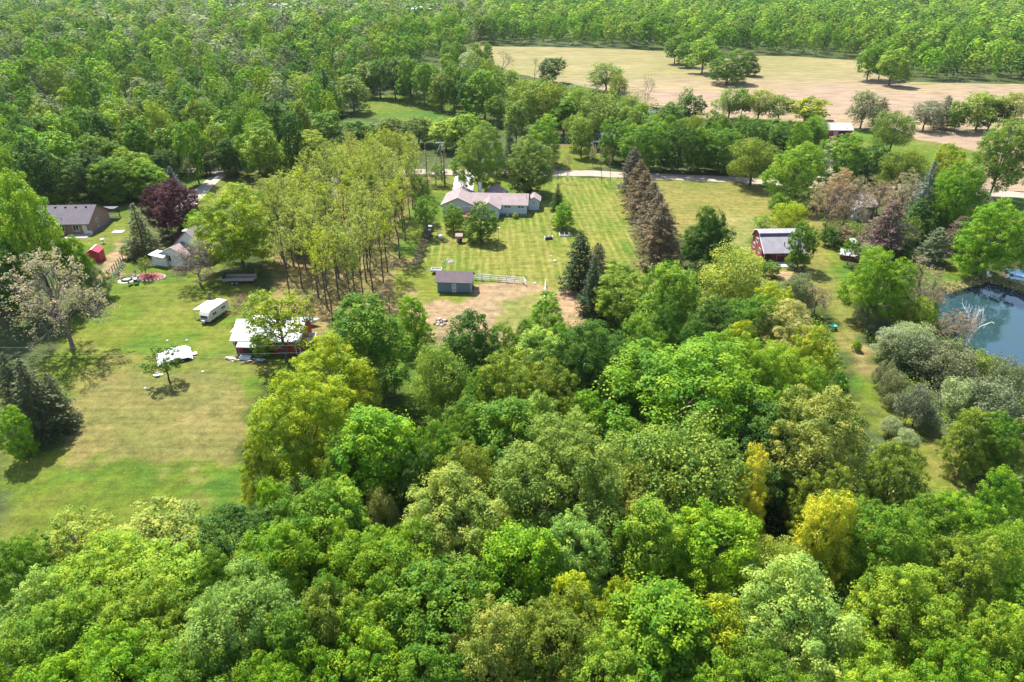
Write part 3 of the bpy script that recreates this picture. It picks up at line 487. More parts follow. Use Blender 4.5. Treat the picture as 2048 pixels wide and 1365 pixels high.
# ------------------------------------------------------------------ the trees one can tell apart: kind, tint, crown top (u, v), width, foot row or -height, label
T_ = [
 # around the ranch house
 ('maple','m',960,408,66,483,'round dark green tree standing in front of the long ranch house'), ('maple','b',905,412,42,464,'small tree by the deck of the long ranch house'),
 ('maple','b',1126,402,46,458,'small round bright tree on the striped lawn beside the raised bed'), ('spruce','d',1116,368,32,421,'small spruce on the lawn at the end of the ranch house'),
 ('oak','e',955,248,98,393,'tall pale green tree beside the white driveway behind the ranch house'), ('oak','e',1062,277,100,389,'tall pale green tree behind the ranch house ridge, beside the purple shrub'),
 ('spruce','K',992,238,34,352,'dark spruce spire behind the ranch house, the one nearer the driveway'), ('spruce','K',1020,244,36,352,'dark spruce spire between the two tall pale trees and the bright maple'),
 ('shrub','u',1046,358,38,390,'purple leaved shrub at the back of the ranch house'), ('maple','b',1083,233,76,330,'bright full maple across the road from the ranch house'),
 ('bare','q',1118,308,26,362,'reddish bare small tree at the road, beside its twin, behind the striped lawn'), ('bare','q',1138,304,26,364,'reddish bare small tree at the road, nearer the pine row of the first pair'),
 ('bare','q',1208,300,24,367,'reddish bare small tree at the road, next to the brown pine row'), ('bare','q',1226,298,26,364,'reddish bare small tree touching the head of the brown pine row'),
 ('sapling','a',1187,290,18,334,'tiny bare sapling in the bright grass across the road'), ('maple','m',1231,238,64,325,'round dark green tree across the road beside the bright grass'),
 # pine row
 ('pine','r',1270,292,56,385,'first brown pine of the row, at the road'), ('pine','r',1283,318,60,412,'second brown pine of the row from the road'), ('pine','r',1293,340,66,440,'third brown pine of the row from the road'),
 ('pine','r',1308,362,70,470,'fourth brown pine of the row from the road'), ('pine','r',1320,385,76,500,'fifth brown pine of the row, next to the last'), ('pine','r',1330,405,92,537,'last and largest brown pine of the row, near the dark maple'),
 # yard conifers
 ('pine','K',1163,460,72,582,'dark green pine of the yard clump, standing furthest from the pine row'), ('pine','r',1197,484,60,592,'brownish pine in the middle of the yard clump'), ('spruce','K',1190,513,64,628,'dark narrow conifer at the near end of the yard clump'),
 ('shrub','d',1235,526,42,566,'small dark bush beside the yard conifer clump'),
 ('maple','l',1246,540,106,645,'light green tree just behind the wood, beside the yard conifers'), ('ash','l',1352,528,112,-14,'tall light green tree at the wood edge below the last brown pine'),
 ('oak','d',1424,415,60,548,'dark glossy maple between pine row and barn, its smaller back stem'), ('oak','d',1425,445,104,552,'dark glossy two lobed maple between the pine row and the red barn'),
 ('willow','G',1480,500,130,-12,'yellow green feathery tree in front of the dark glossy maple'), ('maple','y',1560,575,90,-11,None),
 ('maple','b',825,590,80,702,'bright round tree on the grass path beside the dirt yard'), ('ash','m',716,605,160,800,'large dark green tree at the corner of the plantation'),
 ('bare','q',770,572,48,640,'reddish twiggy shrub under the last plantation trees'), ('maple','b',1092,590,78,690,'bright green tree around the end of the white fence post'),
 ('ash','d',935,635,118,-13,'dark green spiky maple at the near edge of the dirt yard'), ('maple','m',1010,650,60,-9,None), ('ash','m',1060,640,60,-9,None),
 # left yard
 ('half_leafed','y',548,586,130,722,'yellow green tree standing in front of the white barn roof'), ('shrub','b',516,668,36,714,'small green bush at the porch of the red barn'),
 ('budding','q',480,588,56,640,'reddish brown thin tree beside the camper'), ('oak','y',455,378,156,538,'large yellow green tree over the red house'), ('oak','b',395,420,60,500,None),
 ('oak','u',345,365,98,488,'large dark purple maple behind the garden'), ('oak','u',312,372,70,470,'purple maple crown nearest the blue spruce'), ('blue_spruce','k',337,332,42,388,'blue spruce behind the purple maple'),
 ('spruce','K',401,290,34,352,'dark spruce on the small lawn at the road fork'), ('bare','a',372,308,24,385,'thin bare tree on the small lawn at the road fork'),
 ('spruce','h',263,404,70,512,'grey green shaggy spruce between brick house and purple maple'), ('shrub','n',256,485,36,515,'small pale shrub at the foot of the shaggy grey spruce'),
 ('budding','v',382,490,96,572,'brown purple thin tree in front of the red house'), ('budding','a',75,500,196,697,'large grey tan budding tree on the open lawn'),
 ('shrub','s',187,532,50,592,'silvery shrub beside the large budding tree'), ('ash','l',18,352,112,612,'huge light green tree in front of the brick house'), ('ash','b',132,478,62,602,'bright tree over the small red shed'),
 ('sapling','m',320,695,76,764,'thin young tree beside the white tarp on the lawn'), ('sapling','o',283,514,32,556,'small olive tree in the red fire pit bed'),
 ('maple','b',505,246,76,356,'round bright tree at the roadside, trunk in view'), ('maple','d',458,276,58,352,'dark bluish green tree at the drive mouth beside the round roadside tree'),
 ('maple','y',607,265,94,340,'round yellow green tree at the roadside by the plantation'), ('willow','y',690,283,90,365,'yellow green tree at the far corner of the plantation'),
 ('willow','G',552,352,84,430,'pale olive tree on the lawn between road and plantation'), ('sapling','d',608,335,36,390,'dark thin tree beside the curved track'), ('sapling','d',640,340,36,395,'second dark thin tree beside the curved track, at the bend'),
 ('maple','y',590,402,70,500,'yellow tree at the back corner of the plantation, behind the pale crowns'),
 ('spruce','x',35,718,118,870,'dark pine at the frame edge of the tan lawn'), ('pine','x',0,705,90,850,'dark pine behind the frame edge pine of the tan lawn'), ('maple','b',10,820,66,915,'light green small tree in front of the frame edge pine'), ('pine','h',90,745,60,850,'grey green pine beside the frame edge pine with its shadow on the lawn'),
 ('dead_spruce','a',850,286,26,396,'grey dead spruce beside the utility pole'), ('dead_spruce','a',886,288,26,372,'second grey dead spruce, nearer the driveway'), ('half_leafed','m',870,330,40,372,'dark tree behind the dead spruces'),
 ('half_leafed','m',850,395,50,470,'green tree at the plantation edge above the rail fence'), ('half_leafed','m',838,350,40,440,None),
  ('maple','m',215,318,84,402,None), ('maple','d',165,308,84,398,None), ('maple','b',283,322,76,396,None), ('maple','m',100,312,84,400,None), ('oak','l',250,300,90,385,None), ('maple','d',320,300,60,372,None), ('maple','m',190,270,90,380,None),
 # across the road
 ('maple','m',1290,245,84,340,None), ('maple','d',1365,248,62,345,None), ('maple','m',1405,255,60,342,None), ('maple','m',1447,258,80,345,None), ('willow','o',1515,278,90,372,'dull olive tree leaning over the road'),
 ('oak','l',1600,288,104,412,'large light green tree on the near side of the road beside the farm track'), ('maple','m',1540,240,80,318,None), ('maple','d',1582,262,70,325,None), ('maple','d',1340,215,60,290,None),
 ('maple','b',1692,270,90,372,'bright tree between the farm track and the small red farm shed'), ('maple','d',1748,290,64,370,None), ('willow','e',1800,222,80,308,'pale feathery willow in the grass by the farm shed'), ('willow','o',1815,300,92,390,None),
 ('maple','y',1905,292,62,400,None), ('oak','b',1940,330,90,480,'light green tall tree beside the dark spruce at the road'), ('spruce','k',1872,318,64,470,'tall blue green spruce among the brown budding trees'),
 ('oak','e',2030,245,110,400,'pale green tree at the picture edge before the field'), ('oak','b',2018,400,130,560,'large bright tree over the pond bank'),
 # house among budding trees
 ('budding','p',1672,362,84,468,'budding tree in front of the hidden grey roof, nearer the road drive'), ('budding','p',1712,350,94,470,'budding tree over the hidden grey roof'), ('budding','p',1770,362,90,440,'tan budding tree beside the hidden grey roof'),
 ('budding','a',1822,345,84,455,'greyish budding tree before the blue green spruce'), ('pine','q',1792,400,98,520,'reddish brown dark pine below the hidden grey roof'), ('pine','d',1845,395,70,488,None), ('pine','r',1930,432,66,508,'brown rounded pine at the pond lawn'),
 ('shrub','r',1966,490,50,542,'brownish rounded bush on the pond lawn'), ('maple','d',1880,420,60,480,None),
 ('willow','y',1585,403,74,472,'yellow green small tree behind the red barn'), ('shrub','m',1562,390,38,432,'small dark round tree behind the yellow green tree'), ('sapling','l',1530,430,48,470,'pale small tree at the back of the red barn'),
 ('maple','m',1614,446,58,538,'green tree hiding the end of the red barn'), ('shrub','m',1543,523,38,552,'round bush at the red barn porch'), ('shrub','d',1665,457,38,494,'dark round bush on the barn lawn'),
 ('shrub','p',1692,456,40,490,'pinkish shrub beside the dark round bush'), ('sapling','m',1708,476,38,530,'thin tree in front of the white roofed coop'), ('shrub','h',1745,490,60,535,None),
 ('oak','b',1776,504,120,650,'bright light green tree beside the barn lawn strip'), ('willow','h',1740,594,42,652,None), ('juniper','h',1762,612,54,664,'dull rounded bush at the foot of the bright light green tree'), ('spruce','d',1822,478,52,535,'small full spruce on the pond lawn'),
 ('budding','p',1862,525,96,640,'pinkish budding tree on the pond bank'), ('blue_spruce','n',1876,593,40,655,'small leaning spruce at the water'), ('juniper','o',1840,600,80,668,None),
 ('birch','w',1962,606,66,692,'white bare birch on the pond bank'), ('budding','p',1925,622,78,690,'rusty budding tree on the pond bank beside the white birch'),
 ('willow','s',1800,655,76,718,None), ('willow','s',1835,650,84,722,None), ('juniper','h',1850,670,90,742,None), ('juniper','h',1912,690,100,770,None), ('juniper','e',1975,712,80,770,None), ('juniper','h',2025,720,70,800,None), ('juniper','s',1928,762,74,820,None), ('juniper','h',2000,765,100,842,None),
 ('juniper','h',1778,722,40,778,'dark grey bush on the bright grass strip, furthest of three'), ('juniper','h',1795,742,50,798,'largest dark grey bush on the bright grass strip'), ('juniper','h',1786,788,28,818,'smallest dark grey bush on the bright grass strip'), ('juniper','h',1850,776,72,852,None), ('juniper','h',1868,828,38,866,None),
 ('maple','o',1968,820,96,945,'olive tree beside the bright grass strip, trunk in view'), ('maple','m',2012,835,76,950,None), ('willow','s',1786,838,40,872,None), ('willow','s',1822,862,44,904,None), ('shrub','b',1716,682,20,702,'small lone bush on the barn lawn strip'),
 ('budding','q',1640,575,56,632,'reddish small tree at the wood edge by the barn lawn'), ('willow','h',1600,548,60,620,None), ('willow','o',2030,880,70,960,None),
 # the field
 ('maple','m',1462,101,80,168,'round lone tree standing out in the stubble field'), ('maple','d',1504,104,42,152,'smaller dark tree beside the lone field tree'), ('maple_mid','l',1412,76,64,148,'light tree at the tip of the tree spur into the field'), ('maple_mid','m',1378,85,50,135,None), ('maple_mid','m',1355,70,50,128,None), ('maple_mid','m',1438,100,32,145,None),
 ('maple_mid','l',1796,98,66,172,'light green front tree of the clump at the field edge'), ('maple_mid','m',1750,92,60,162,None), ('maple_mid','m',1775,85,50,160,None),
 ('willow_mid','e',1465,180,66,240,None), ('willow_mid','o',1525,182,64,242,None), ('maple_mid','m',1490,178,40,238,None), ('willow_mid','e',1565,190,60,245,None), ('maple_mid','y',1620,196,84,250,'yellowish spreading tree behind the farm shed'), ('willow_mid','h',1738,182,64,258,'dull shaggy tree at the field beside the farm shed lawn'), ('pine','h',1770,195,48,255,None),
 ('willow_mid','h',1862,202,64,262,None), ('maple_mid','m',1925,205,46,265,None), ('pine','h',1900,190,44,258,None), ('willow_mid','e',1975,185,80,262,None), ('willow_mid','o',2030,185,70,262,None), ('maple_mid','d',1995,200,60,262,None),
 ('maple_mid','d',1106,116,52,166,'dark round tree at the field end of the creek wood'), ('willow_mid','e',1215,127,72,186,None), ('bare','h',1072,118,36,166,None), ('bare','h',1297,150,30,208,'thin bare tree standing alone at the field corner'), ('bare','h',1000,104,56,158,'wide bare tree at the field corner by the creek wood'), ('bare','a',942,55,44,112,'tall grey dead tree at the start of the field'), ('maple_mid','l',1020,140,50,190,None),
 ('sapling','e',1375,175,30,225,None), ('willow_mid','o',1240,150,40,200,None),
 # creek wood
 ('maple_mid','m',968,140,74,240,'tall dark tree in front of the creek wood at the meadow end'), ('maple_mid','d',935,150,46,235,None), ('maple_mid','m',905,130,56,225,None), ('ash_mid','o',880,145,50,222,None), ('maple_mid','m',845,125,52,212,None), ('maple_mid','m',815,112,56,205,None), ('maple_mid','d',785,118,52,200,None), ('maple_mid','m',755,120,50,196,None), ('maple_mid','e',725,125,60,195,None),
 ('willow_mid','e',1045,160,74,262,None), ('willow_mid','o',1100,165,80,266,None), ('willow_mid','e',1150,172,72,272,None), ('willow_mid','e',1200,188,90,280,None), ('maple_mid','m',1130,200,60,275,None), ('willow_mid','m',1230,205,60,270,None), ('maple_mid','l',1175,225,60,282,None), ('willow_mid','e',1262,190,50,262,None), ('maple_mid','d',1385,190,60,262,None), ('maple_mid','m',1345,205,50,270,None), ('willow_mid','m',1310,225,60,290,None),
 ('spruce','d',645,135,80,232,'tall dark conical tree at the far corner of the meadow'), ('maple_mid','e',700,150,70,225,None), ('willow_mid','e',600,150,60,215,None), ('ash_mid','d',570,175,44,240,None),
 ('maple_mid','o',835,234,70,290,None), ('maple_mid','o',780,236,80,292,None), ('maple_mid','l',890,240,76,302,None), ('maple_mid','m',715,240,70,294,None), ('maple_mid','m',650,225,70,300,None), ('maple_mid','l',930,228,60,300,None), ('maple_mid','m',590,215,70,280,None),
 # the near wood
 ('oak','b',1372,682,280,-16,'largest bright green tree, spreading in the middle of the near wood'), ('oak','l',1585,700,135,-13,None), ('maple','y',1628,664,96,-12,'yellow green dome at the edge of the barn lawn strip'), ('oak','c',1578,612,136,-11,'cream flowering broad tree at the wood edge by the barn lawn'), ('willow','e',1383,858,230,-14,'grey green feathery tree in front of the largest bright tree'),
 ('maple','g',1505,905,84,-13,'golden yellow tree in the middle of the near wood'), ('oak','G',1640,788,200,-15,'pale layered broad tree beside the bright grass strip'), ('maple','o',1808,892,108,-10,None), ('ash','g',1668,985,96,-13,'narrow golden yellow tree in three tiers of leaves'), ('maple','y',1650,1080,70,-9,None),
 ('oak','m',1792,1008,190,-12,None), ('maple','b',1446,1018,156,-12,None), ('ash','l',1312,1000,124,-13,None), ('willow','G',1573,1072,110,-10,None), ('oak','n',1612,1165,270,-13,'large bluish mint tree near the bottom edge below the golden trees'), ('oak','l',1855,1150,200,-12,None), ('maple','o',1953,1078,140,-11,None), ('maple','b',2032,950,96,-11,None), ('willow','l',2030,1040,110,-11,None), ('maple','l',2021,1215,130,-12,None),
 ('ash','y',1451,1218,116,-11,None), ('ash','m',1344,1195,160,-12,None), ('willow','o',1432,1150,110,-8,None), ('shrub','c',1592,972,38,-4,None), ('maple','d',1519,828,156,-12,None), ('maple','d',1675,750,62,-10,None),
 ('oak','y',590,765,172,-14,'broad yellow olive tree at the corner of the tan lawn'), ('oak','y',655,690,146,-13,'yellow olive tree beside the red barn end'), ('ash','b',741,815,156,-14,None), ('willow','e',880,695,124,-11,'grey willow like tree at the end of the grass path'), ('maple','n',1097,668,118,-13,'pale mint tree facing the dirt yard'), ('maple','o',1030,712,120,-13,None), ('maple','o',1107,735,90,-12,'brownish olive crown next to the pale mint tree'), ('oak','d',1199,645,146,-14,None), ('maple','d',1240,700,90,-13,None),
 ('ash','m',1000,800,146,-13,None), ('ash','n',1087,790,64,-11,None), ('maple','n',1140,820,64,-11,None), ('oak','e',1126,868,236,-15,'huge grey green crown in the centre of the near wood'), ('oak','G',912,970,196,-13,'round pale dome below the centre of the near wood'), ('maple','o',931,888,110,-13,None), ('willow','c',762,975,66,-9,'small beige tree with brown underside in the near wood'), ('maple','n',1160,1036,118,-12,'pale mint whitish tree in front of the huge grey green crown'), ('ash','b',1038,1058,136,-12,None), ('half_leafed','e',960,1050,96,-11,'grey green tree showing bare branches in the near wood'), ('oak','b',770,1068,184,-12,None),
 ('maple','l',653,980,136,-12,None), ('ash','l',673,1052,56,-11,None), ('maple','m',892,1160,196,-12,None), ('maple','m',785,1140,116,-11,None), ('ash','o',650,1180,106,-12,None), ('maple','l',717,1215,106,-11,None), ('oak','G',970,1225,156,-12,None), ('oak','o',1110,1215,180,-12,None), ('maple','y',1150,1180,130,-11,'yellow olive top standing over the bottom edge crowns'), ('ash','y',1238,1175,76,-11,None), ('ash','b',1311,1195,186,-12,None), ('maple','b',712,1290,160,-11,None),
 ('shrub','d',1228,842,100,-4,None), ('ash','G',1292,945,86,-10,None), ('maple','m',870,860,90,-12,None), ('maple','d',830,905,80,-11,None), ('ash','m',690,880,90,-11,None),
 ('half_leafed','G',146,1035,136,-8,'thin yellow green tree at the near edge of the bright lawn, nearer the frame edge'), ('half_leafed','G',302,1035,186,-8,'broad thin yellow green tree at the near edge of the bright lawn'), ('maple','m',20,1080,90,-9,None), ('oak','l',195,1112,210,-10,None), ('maple','n',39,1160,116,-10,None), ('oak','n',458,1172,200,-13,'pale mint broad tree in front of the bright lawn'),
 ('maple','d',468,1035,136,-10,None), ('oak','b',550,1045,160,-12,None), ('oak','m',609,985,176,-12,None), ('shrub','p',580,975,60,-5,'greyish pink shrub at the wood corner of the bright lawn'), ('maple','l',321,1120,180,-9,None), ('maple','m',400,1110,90,-10,None), ('oak','l',78,1205,170,-11,None), ('ash','l',165,1200,100,-11,None), ('oak','l',273,1200,180,-11,None), ('oak','b',243,1290,190,-11,None), ('ash','m',585,1220,116,-12,None), ('ash','m',648,1150,80,-12,None), ('ash','b',540,960,60,-9,None), ('maple','y',505,890,60,-9,None),
 ('oak','b',100,1310,180,-11,None), ('oak','m',400,1320,190,-11,None), ('oak','b',560,1320,160,-11,None), ('oak','m',880,1320,180,-11,None), ('oak','l',1230,1310,170,-11,None), ('maple','b',1420,1330,130,-11,None), ('oak','m',1560,1330,200,-11,None), ('oak','l',1760,1330,190,-11,None), ('oak','b',1940,1320,180,-11,None),
 ('maple','b',1930,992,112,-9,None), ('ash','m',1868,1005,92,-9,None),
 ('maple','m',1290,640,110,-13,None), ('maple','d',1330,600,80,-13,None), ('oak','d',1440,610,120,-12,None), ('oak','m',1510,590,130,-11,None), ('maple','b',1430,660,110,-13,None), ('oak','l',1500,690,120,-14,None), ('maple','d',1400,640,90,-12,None), ('maple','y',1480,640,90,-12,None), ('maple','d',1165,690,80,-13,None),
 ('oak','m',1560,780,120,-13,None), ('maple','d',1290,740,90,-12,None), ('maple','m',1130,660,80,-12,None), ('ash','m',960,745,70,-11,None), ('maple','m',920,830,80,-11,None),
]
for r in T_:
    k = (1.28 if r[2] < 1560 else 1.08) if r[3] > 640 and r[0] in ('maple','oak','ash') and r[5] < 0 else 1.12 if r[0] == 'pine' else 1.05
    grow_tree(r[0], r[1], r[2], r[3], r[4]*k, r[5], label=r[6])
# ------------------------------------------------------------------ the dense plantation of slim trees
rg = random.Random(5); GP = W([(655,680),(575,600),(545,500),(610,440),(715,372),(848,360),(832,440),(808,505),(800,565),(745,615),(740,660)]); pts = []
bx = [p[0] for p in GP]; by = [p[1] for p in GP]; tries = 0
while len(pts) < 88 and tries < 9000:
    tries += 1; x, y = rg.uniform(min(bx), max(bx)), rg.uniform(min(by), max(by))
    if inside(GP, np.array([x]), np.array([y]))[0] and all((x-a)**2 + (y-b)**2 > 3.1**2 for a, b in pts): pts.append((x, y))
ORD = ('first','second','third','fourth','fifth','sixth','seventh','eighth','ninth','tenth','eleventh','twelfth','thirteenth','fourteenth')
def edge_rank(a, b, away):
    a, b = Vector(at(*a)), Vector(at(*b)); d = b - a; q = []
    for x, y in pts:
        r = Vector((x, y, 0)) - a; k = r.dot(d)/d.length_squared
        if -.03 <= k <= 1.03 and (r - d*k).length < away: q.append((k, (x, y)))
    return [p for _, p in sorted(q)]
where = {}
for i, p in enumerate(edge_rank((745,615), (848,360), 3.2)[:14]): where.setdefault(p, f'slim plantation tree at the ranch lawn edge, {ORD[i]} counted from the shed end')
for i, p in enumerate(edge_rank((655,680), (545,500), 3.2)[:14]): where.setdefault(p, f'slim plantation tree at the barn edge, {ORD[i]} counted from the barn')
for i, p in enumerate(edge_rank((745,615), (655,680), 3.4)[:14]): where.setdefault(p, f'slim plantation tree of the near row, trunk in view, {ORD[i]} from the shed side')
for x, y in pts:
    H = rg.uniform(12.5, 16); u, v = proj(x, y, H)
    plant('grove', rg.choice('GGGGyo'), x, y, H, rg.uniform(4.4, 6.0), u, v, where.get((x, y), 'slim pale yellow green tree inside the dense plantation beside the ranch lawn'), 'slim trees of the dense plantation')
# ------------------------------------------------------------------ fill the woods between them
def fill(poly, H0, H1, kinds, tints, gap, seed, wid, lim, ymax=None, own=.42):
    rf = random.Random(seed); P = W(poly, (H0 + H1) / 2); bx = [p[0] for p in P]; by = [p[1] for p in P]; n = 0
    occ = [(t['x'], t['y'], t['w']) for t in TREES]
    for _ in range(lim * 60):
        if n >= lim: break
        x, y = rf.uniform(min(bx), max(bx)), rf.uniform(min(by), max(by))
        if ymax and y > ymax: continue
        if not inside(P, np.array([x]), np.array([y]))[0]: continue
        w = rf.uniform(*wid)
        if any((x-a)**2 + (y-b)**2 < max(gap, own*(c + w))**2 for a, b, c in occ): continue
        H = rf.uniform(H0, H1); u, v = proj(x, y, H); plant(rf.choice(kinds), rf.choice(tints), x, y, H, w, u, v); occ.append((x, y, w)); n += 1
fill([(-60,1180),(120,1155),(300,1135),(430,1110),(540,1000),(520,900),(620,820),(700,840),(850,850),(960,760),(1060,740),(1200,680),(1400,640),(1560,640),(1610,760),(1650,880),(1800,1040),(2100,1050),(2200,1500),(-200,1500)], 8, 11, ['maple','maple','ash','oak'], 'bbmmmldlo', 3.4, 21, (5, 8), 42, own=.36)
MIDS = ['maple_mid']*4 + ['ash_mid']*2 + ['willow_mid']
fill([(-60,215),(330,190),(560,185),(640,225),(560,255),(440,240),(350,246),(270,276),(110,280),(-60,300)], 13, 18, MIDS, 'mmmdellodb', 5, 22, (7, 10.5), 78, 232)
fill([(-60,340),(30,350),(20,420),(0,520),(-60,600)], 12, 16, ['maple','ash','oak','willow'], 'mmdlbe', 5, 23, (7, 10), 10)
fill([(730,112),(960,125),(1040,155),(1180,165),(1290,195),(1290,235),(1230,250),(1150,240),(1050,225),(1000,195),(960,170),(830,138),(740,130)], 10, 14, MIDS, 'mmmeeolb', 4.5, 24, (6, 9), 40)
fill([(1240,228),(1640,228),(1640,258),(1240,256)], 9, 13, ['maple','ash','willow'], 'mmmdbo', 5, 25, (6.5, 9), 16)
fill([(1660,330),(1960,310),(1990,400),(1960,470),(1880,450),(1760,400)], 7, 11, ['maple','willow','budding','pine'], 'mmohbp', 4.5, 26, (5, 8), 9)
fill([(870,78),(950,70),(985,95),(980,125),(900,112)], 10, 14, MIDS, 'mmeol', 4.5, 27, (6, 9), 12)
NEARMASS = [(t['x'], t['y'], t['w']) for t in TREES]
# ------------------------------------------------------------------ woods beyond, and low growth: what nobody could count
rm = np.random.default_rng(9)
def mass_proto(seed, H, Wd, n, leaf, tall):
    rng = np.random.default_rng(seed); nl = 9; Lc = []
    for i in range(nl):
        a = 2.4*i + rng.random(); t = (i + .5)/nl; r = Wd*.28*max(0, 1 - (max(0, t - .4)/.68)**2)**.5; Lc.append([math.cos(a)*r, math.sin(a)*r, H*(.2 + .64*t)])
    Lc = np.array(Lc); k = rng.integers(nl, size=n); d = unit(rng.normal(size=(n, 3)) + [0, 0, .25]); lr = Wd*.23
    C = Lc[k] + d*np.array([lr, lr, lr*tall])*rng.uniform(.9, 1.03, (n, 1)); C[:, 2] = np.clip(C[:, 2], .3, H)
    return leaf_quads(C, unit(d*.7 + unit(C - [0, 0, H*.35])*.6 + [0, 0, .25] + unit(rng.normal(size=(n,3)))*.16), leaf, rng), np.clip(.5 + (rng.random(nl)[k] - .5)*.4 + rng.normal(size=n)*.06, 0, 1)
LOD = {0: [mass_proto(s, 16, 9.5, 560, 1.0, 1.0 + .5*(s % 2)) for s in range(4)], 1: [mass_proto(10 + s, 16, 10, 260, 1.4, 1.0 + .5*(s % 2)) for s in range(3)], 2: [mass_proto(20 + s, 16, 11, 90, 2.1, 1.0) for s in range(3)]}
def woodland(name, polys, gap, tints, seed, holes=(), hmin=11, hmax=20, sparse=()):
    rng = np.random.default_rng(seed); VV, TN, TI = [], [], []; grid = {}
    for x, y, w in NEARMASS: grid.setdefault((int(x//12), int(y//12)), []).append((x, y, w*.42))
    for P, gap in [(q, gap) for q in polys] + list(sparse):
        bx = [p[0] for p in P]; by = [p[1] for p in P]; area = (max(bx)-min(bx))*(max(by)-min(by))
        X_ = rng.uniform(min(bx), max(bx), int(area/gap**2*5)); Y_ = rng.uniform(min(by), max(by), len(X_)); ok = inside(P, X_, Y_)
        if gap < 15:
            for h in holes: ok &= ~inside(h, X_, Y_)
        ok &= np.abs(X_) < Y_*.82 + 25
        for x, y in zip(X_[ok], Y_[ok]):
            g = gap*(1 + max(0, y - 350)/900); i, j = int(x//12), int(y//12)
            if any((x-a)**2 + (y-b)**2 < (r + g*.5)**2 for di in (-1,0,1) for dj in (-1,0,1) for a, b, r in grid.get((i+di, j+dj), ())): continue
            grid.setdefault((i, j), []).append((x, y, g*.5)); d = math.hypot(x, y); lod = 0 if d < 380 else 1 if d < 620 else 2
            V, tn = LOD[lod][rng.integers(len(LOD[lod]))]; s = g/gap*rng.uniform(.7, 1.3); hz = rng.uniform(hmin, hmax)/16; a = rng.random()*6.283
            ca, sa = math.cos(a), math.sin(a); VV.append(np.stack([(V[:,0]*ca - V[:,1]*sa)*s + x, (V[:,0]*sa + V[:,1]*ca)*s + y, V[:,2]*hz], 1))
            c = np.array(TINT[tints[rng.integers(len(tints))]][:3])*rng.uniform(.72, 1.25); TN.append(tn); TI.append(np.tile([*c, 1], (len(tn), 1)))
    o = bpy.data.objects.new(name, quads_mesh(name, np.concatenate(VV), [LEAF_FAR], np.concatenate(TN), np.concatenate(TI))); COL.objects.link(o); o['kind'] = 'stuff'
    return o
HOLES = [W([(600,12),(985,8),(970,66),(820,70),(700,56),(600,40)]), W([(400,7),(318,6),(306,44),(400,44)]), W([(445,9),(575,9),(575,48),(445,48)])]
H17 = 14
woodland('far_woodland', [W([(-250,-8),(330,-8),(400,-6),(640,-6),(985,-4),(985,45),(720,45),(735,110),(960,108),(990,135),(960,140),(720,138),(700,165),(640,200),(560,190),(440,188),(330,186),(-250,196)], H17)], 9.6, 'eeemmmddddhhoosl', 31, HOLES, sparse=[(h, 24) for h in HOLES])
woodland('field_edge_wood', [[tuple(p) for p in W([(955,90),(1100,92),(1250,96),(1350,101)])] + W([(1350,101),(1400,118),(1440,108),(1580,109),(1722,119),(1780,150),(1850,160),(2048,163),(2300,172)]) + W([(2500,60),(2300,8),(900,8),(720,60),(720,150),(800,148),(850,130)], 0)], 8.4, 'mmmmdddeeol', 32, [W([(640,8),(985,7),(985,66),(800,70),(640,60)])])
def low_growth(name, poly, n, seed, tints, h, leaf, keep=None):
    rng = np.random.default_rng(seed); P = W(poly); bx = [p[0] for p in P]; by = [p[1] for p in P]
    X_ = rng.uniform(min(bx), max(bx), n*4); Y_ = rng.uniform(min(by), max(by), n*4); ok = inside(P, X_, Y_); X_, Y_ = X_[ok][:n], Y_[ok][:n]
    hh = vnoise(X_ + 300, Y_, 2.5, seed)*h; Z_ = rng.random(len(X_))*hh + .05
    Nn = unit(rng.normal(size=(len(X_), 3))*.6 + [0, 0, .8]); c = np.array([TINT[t][:3] for t in tints])[rng.integers(len(tints), size=len(X_))]
    o = bpy.data.objects.new(name, quads_mesh(name, leaf_quads(np.stack([X_, Y_, Z_], 1), Nn, leaf, rng), [LEAF_FAR], rng.random(len(X_)), np.concatenate([c, np.ones((len(c), 1))], 1))); COL.objects.link(o); o['kind'] = 'stuff'; return o
low_growth('undergrowth', [(-100,1180),(300,1130),(520,1060),(560,900),(640,800),(760,820),(860,800),(1000,690),(1330,600),(1560,570),(1660,660),(1690,760),(1730,890),(1850,1010),(2150,1010),(2250,1500),(-250,1500)], 60000, 41, 'mmdboe', 2.2, .34)
low_growth('pond_bank_growth', [(1700,620),(1880,640),(1950,700),(2048,745),(2120,800),(2120,960),(1990,960),(1900,860),(1830,790),(1760,730)], 16000, 42, 'hesomo', 1.6, .26)
low_growth('pond_reeds', [(1880,570),(1975,553),(2060,570),(2150,620),(2130,640),(2040,584),(1975,566),(1895,590)], 5000, 44, 'apoc', 1.0, .3)
low_growth('bank_growth', [(1640,430),(1760,440),(1860,420),(1950,430),(1950,500),(1830,490),(1800,540),(1720,500),(1650,480)], 9000, 45, 'oemr', 1.3, .3)
low_growth('roadside_growth', [(-60,330),(340,300),(420,330),(330,345),(320,385),(270,400),(240,410),(100,430),(-60,430)], 16000, 43, 'mdeo', 1.8, .4)
low_growth('creek_bank_growth', [(1030,190),(1280,180),(1330,215),(1250,290),(1220,300),(1110,285),(960,250),(730,195),(730,185),(900,200)], 14000, 46, 'eomd', 1.5, .45)
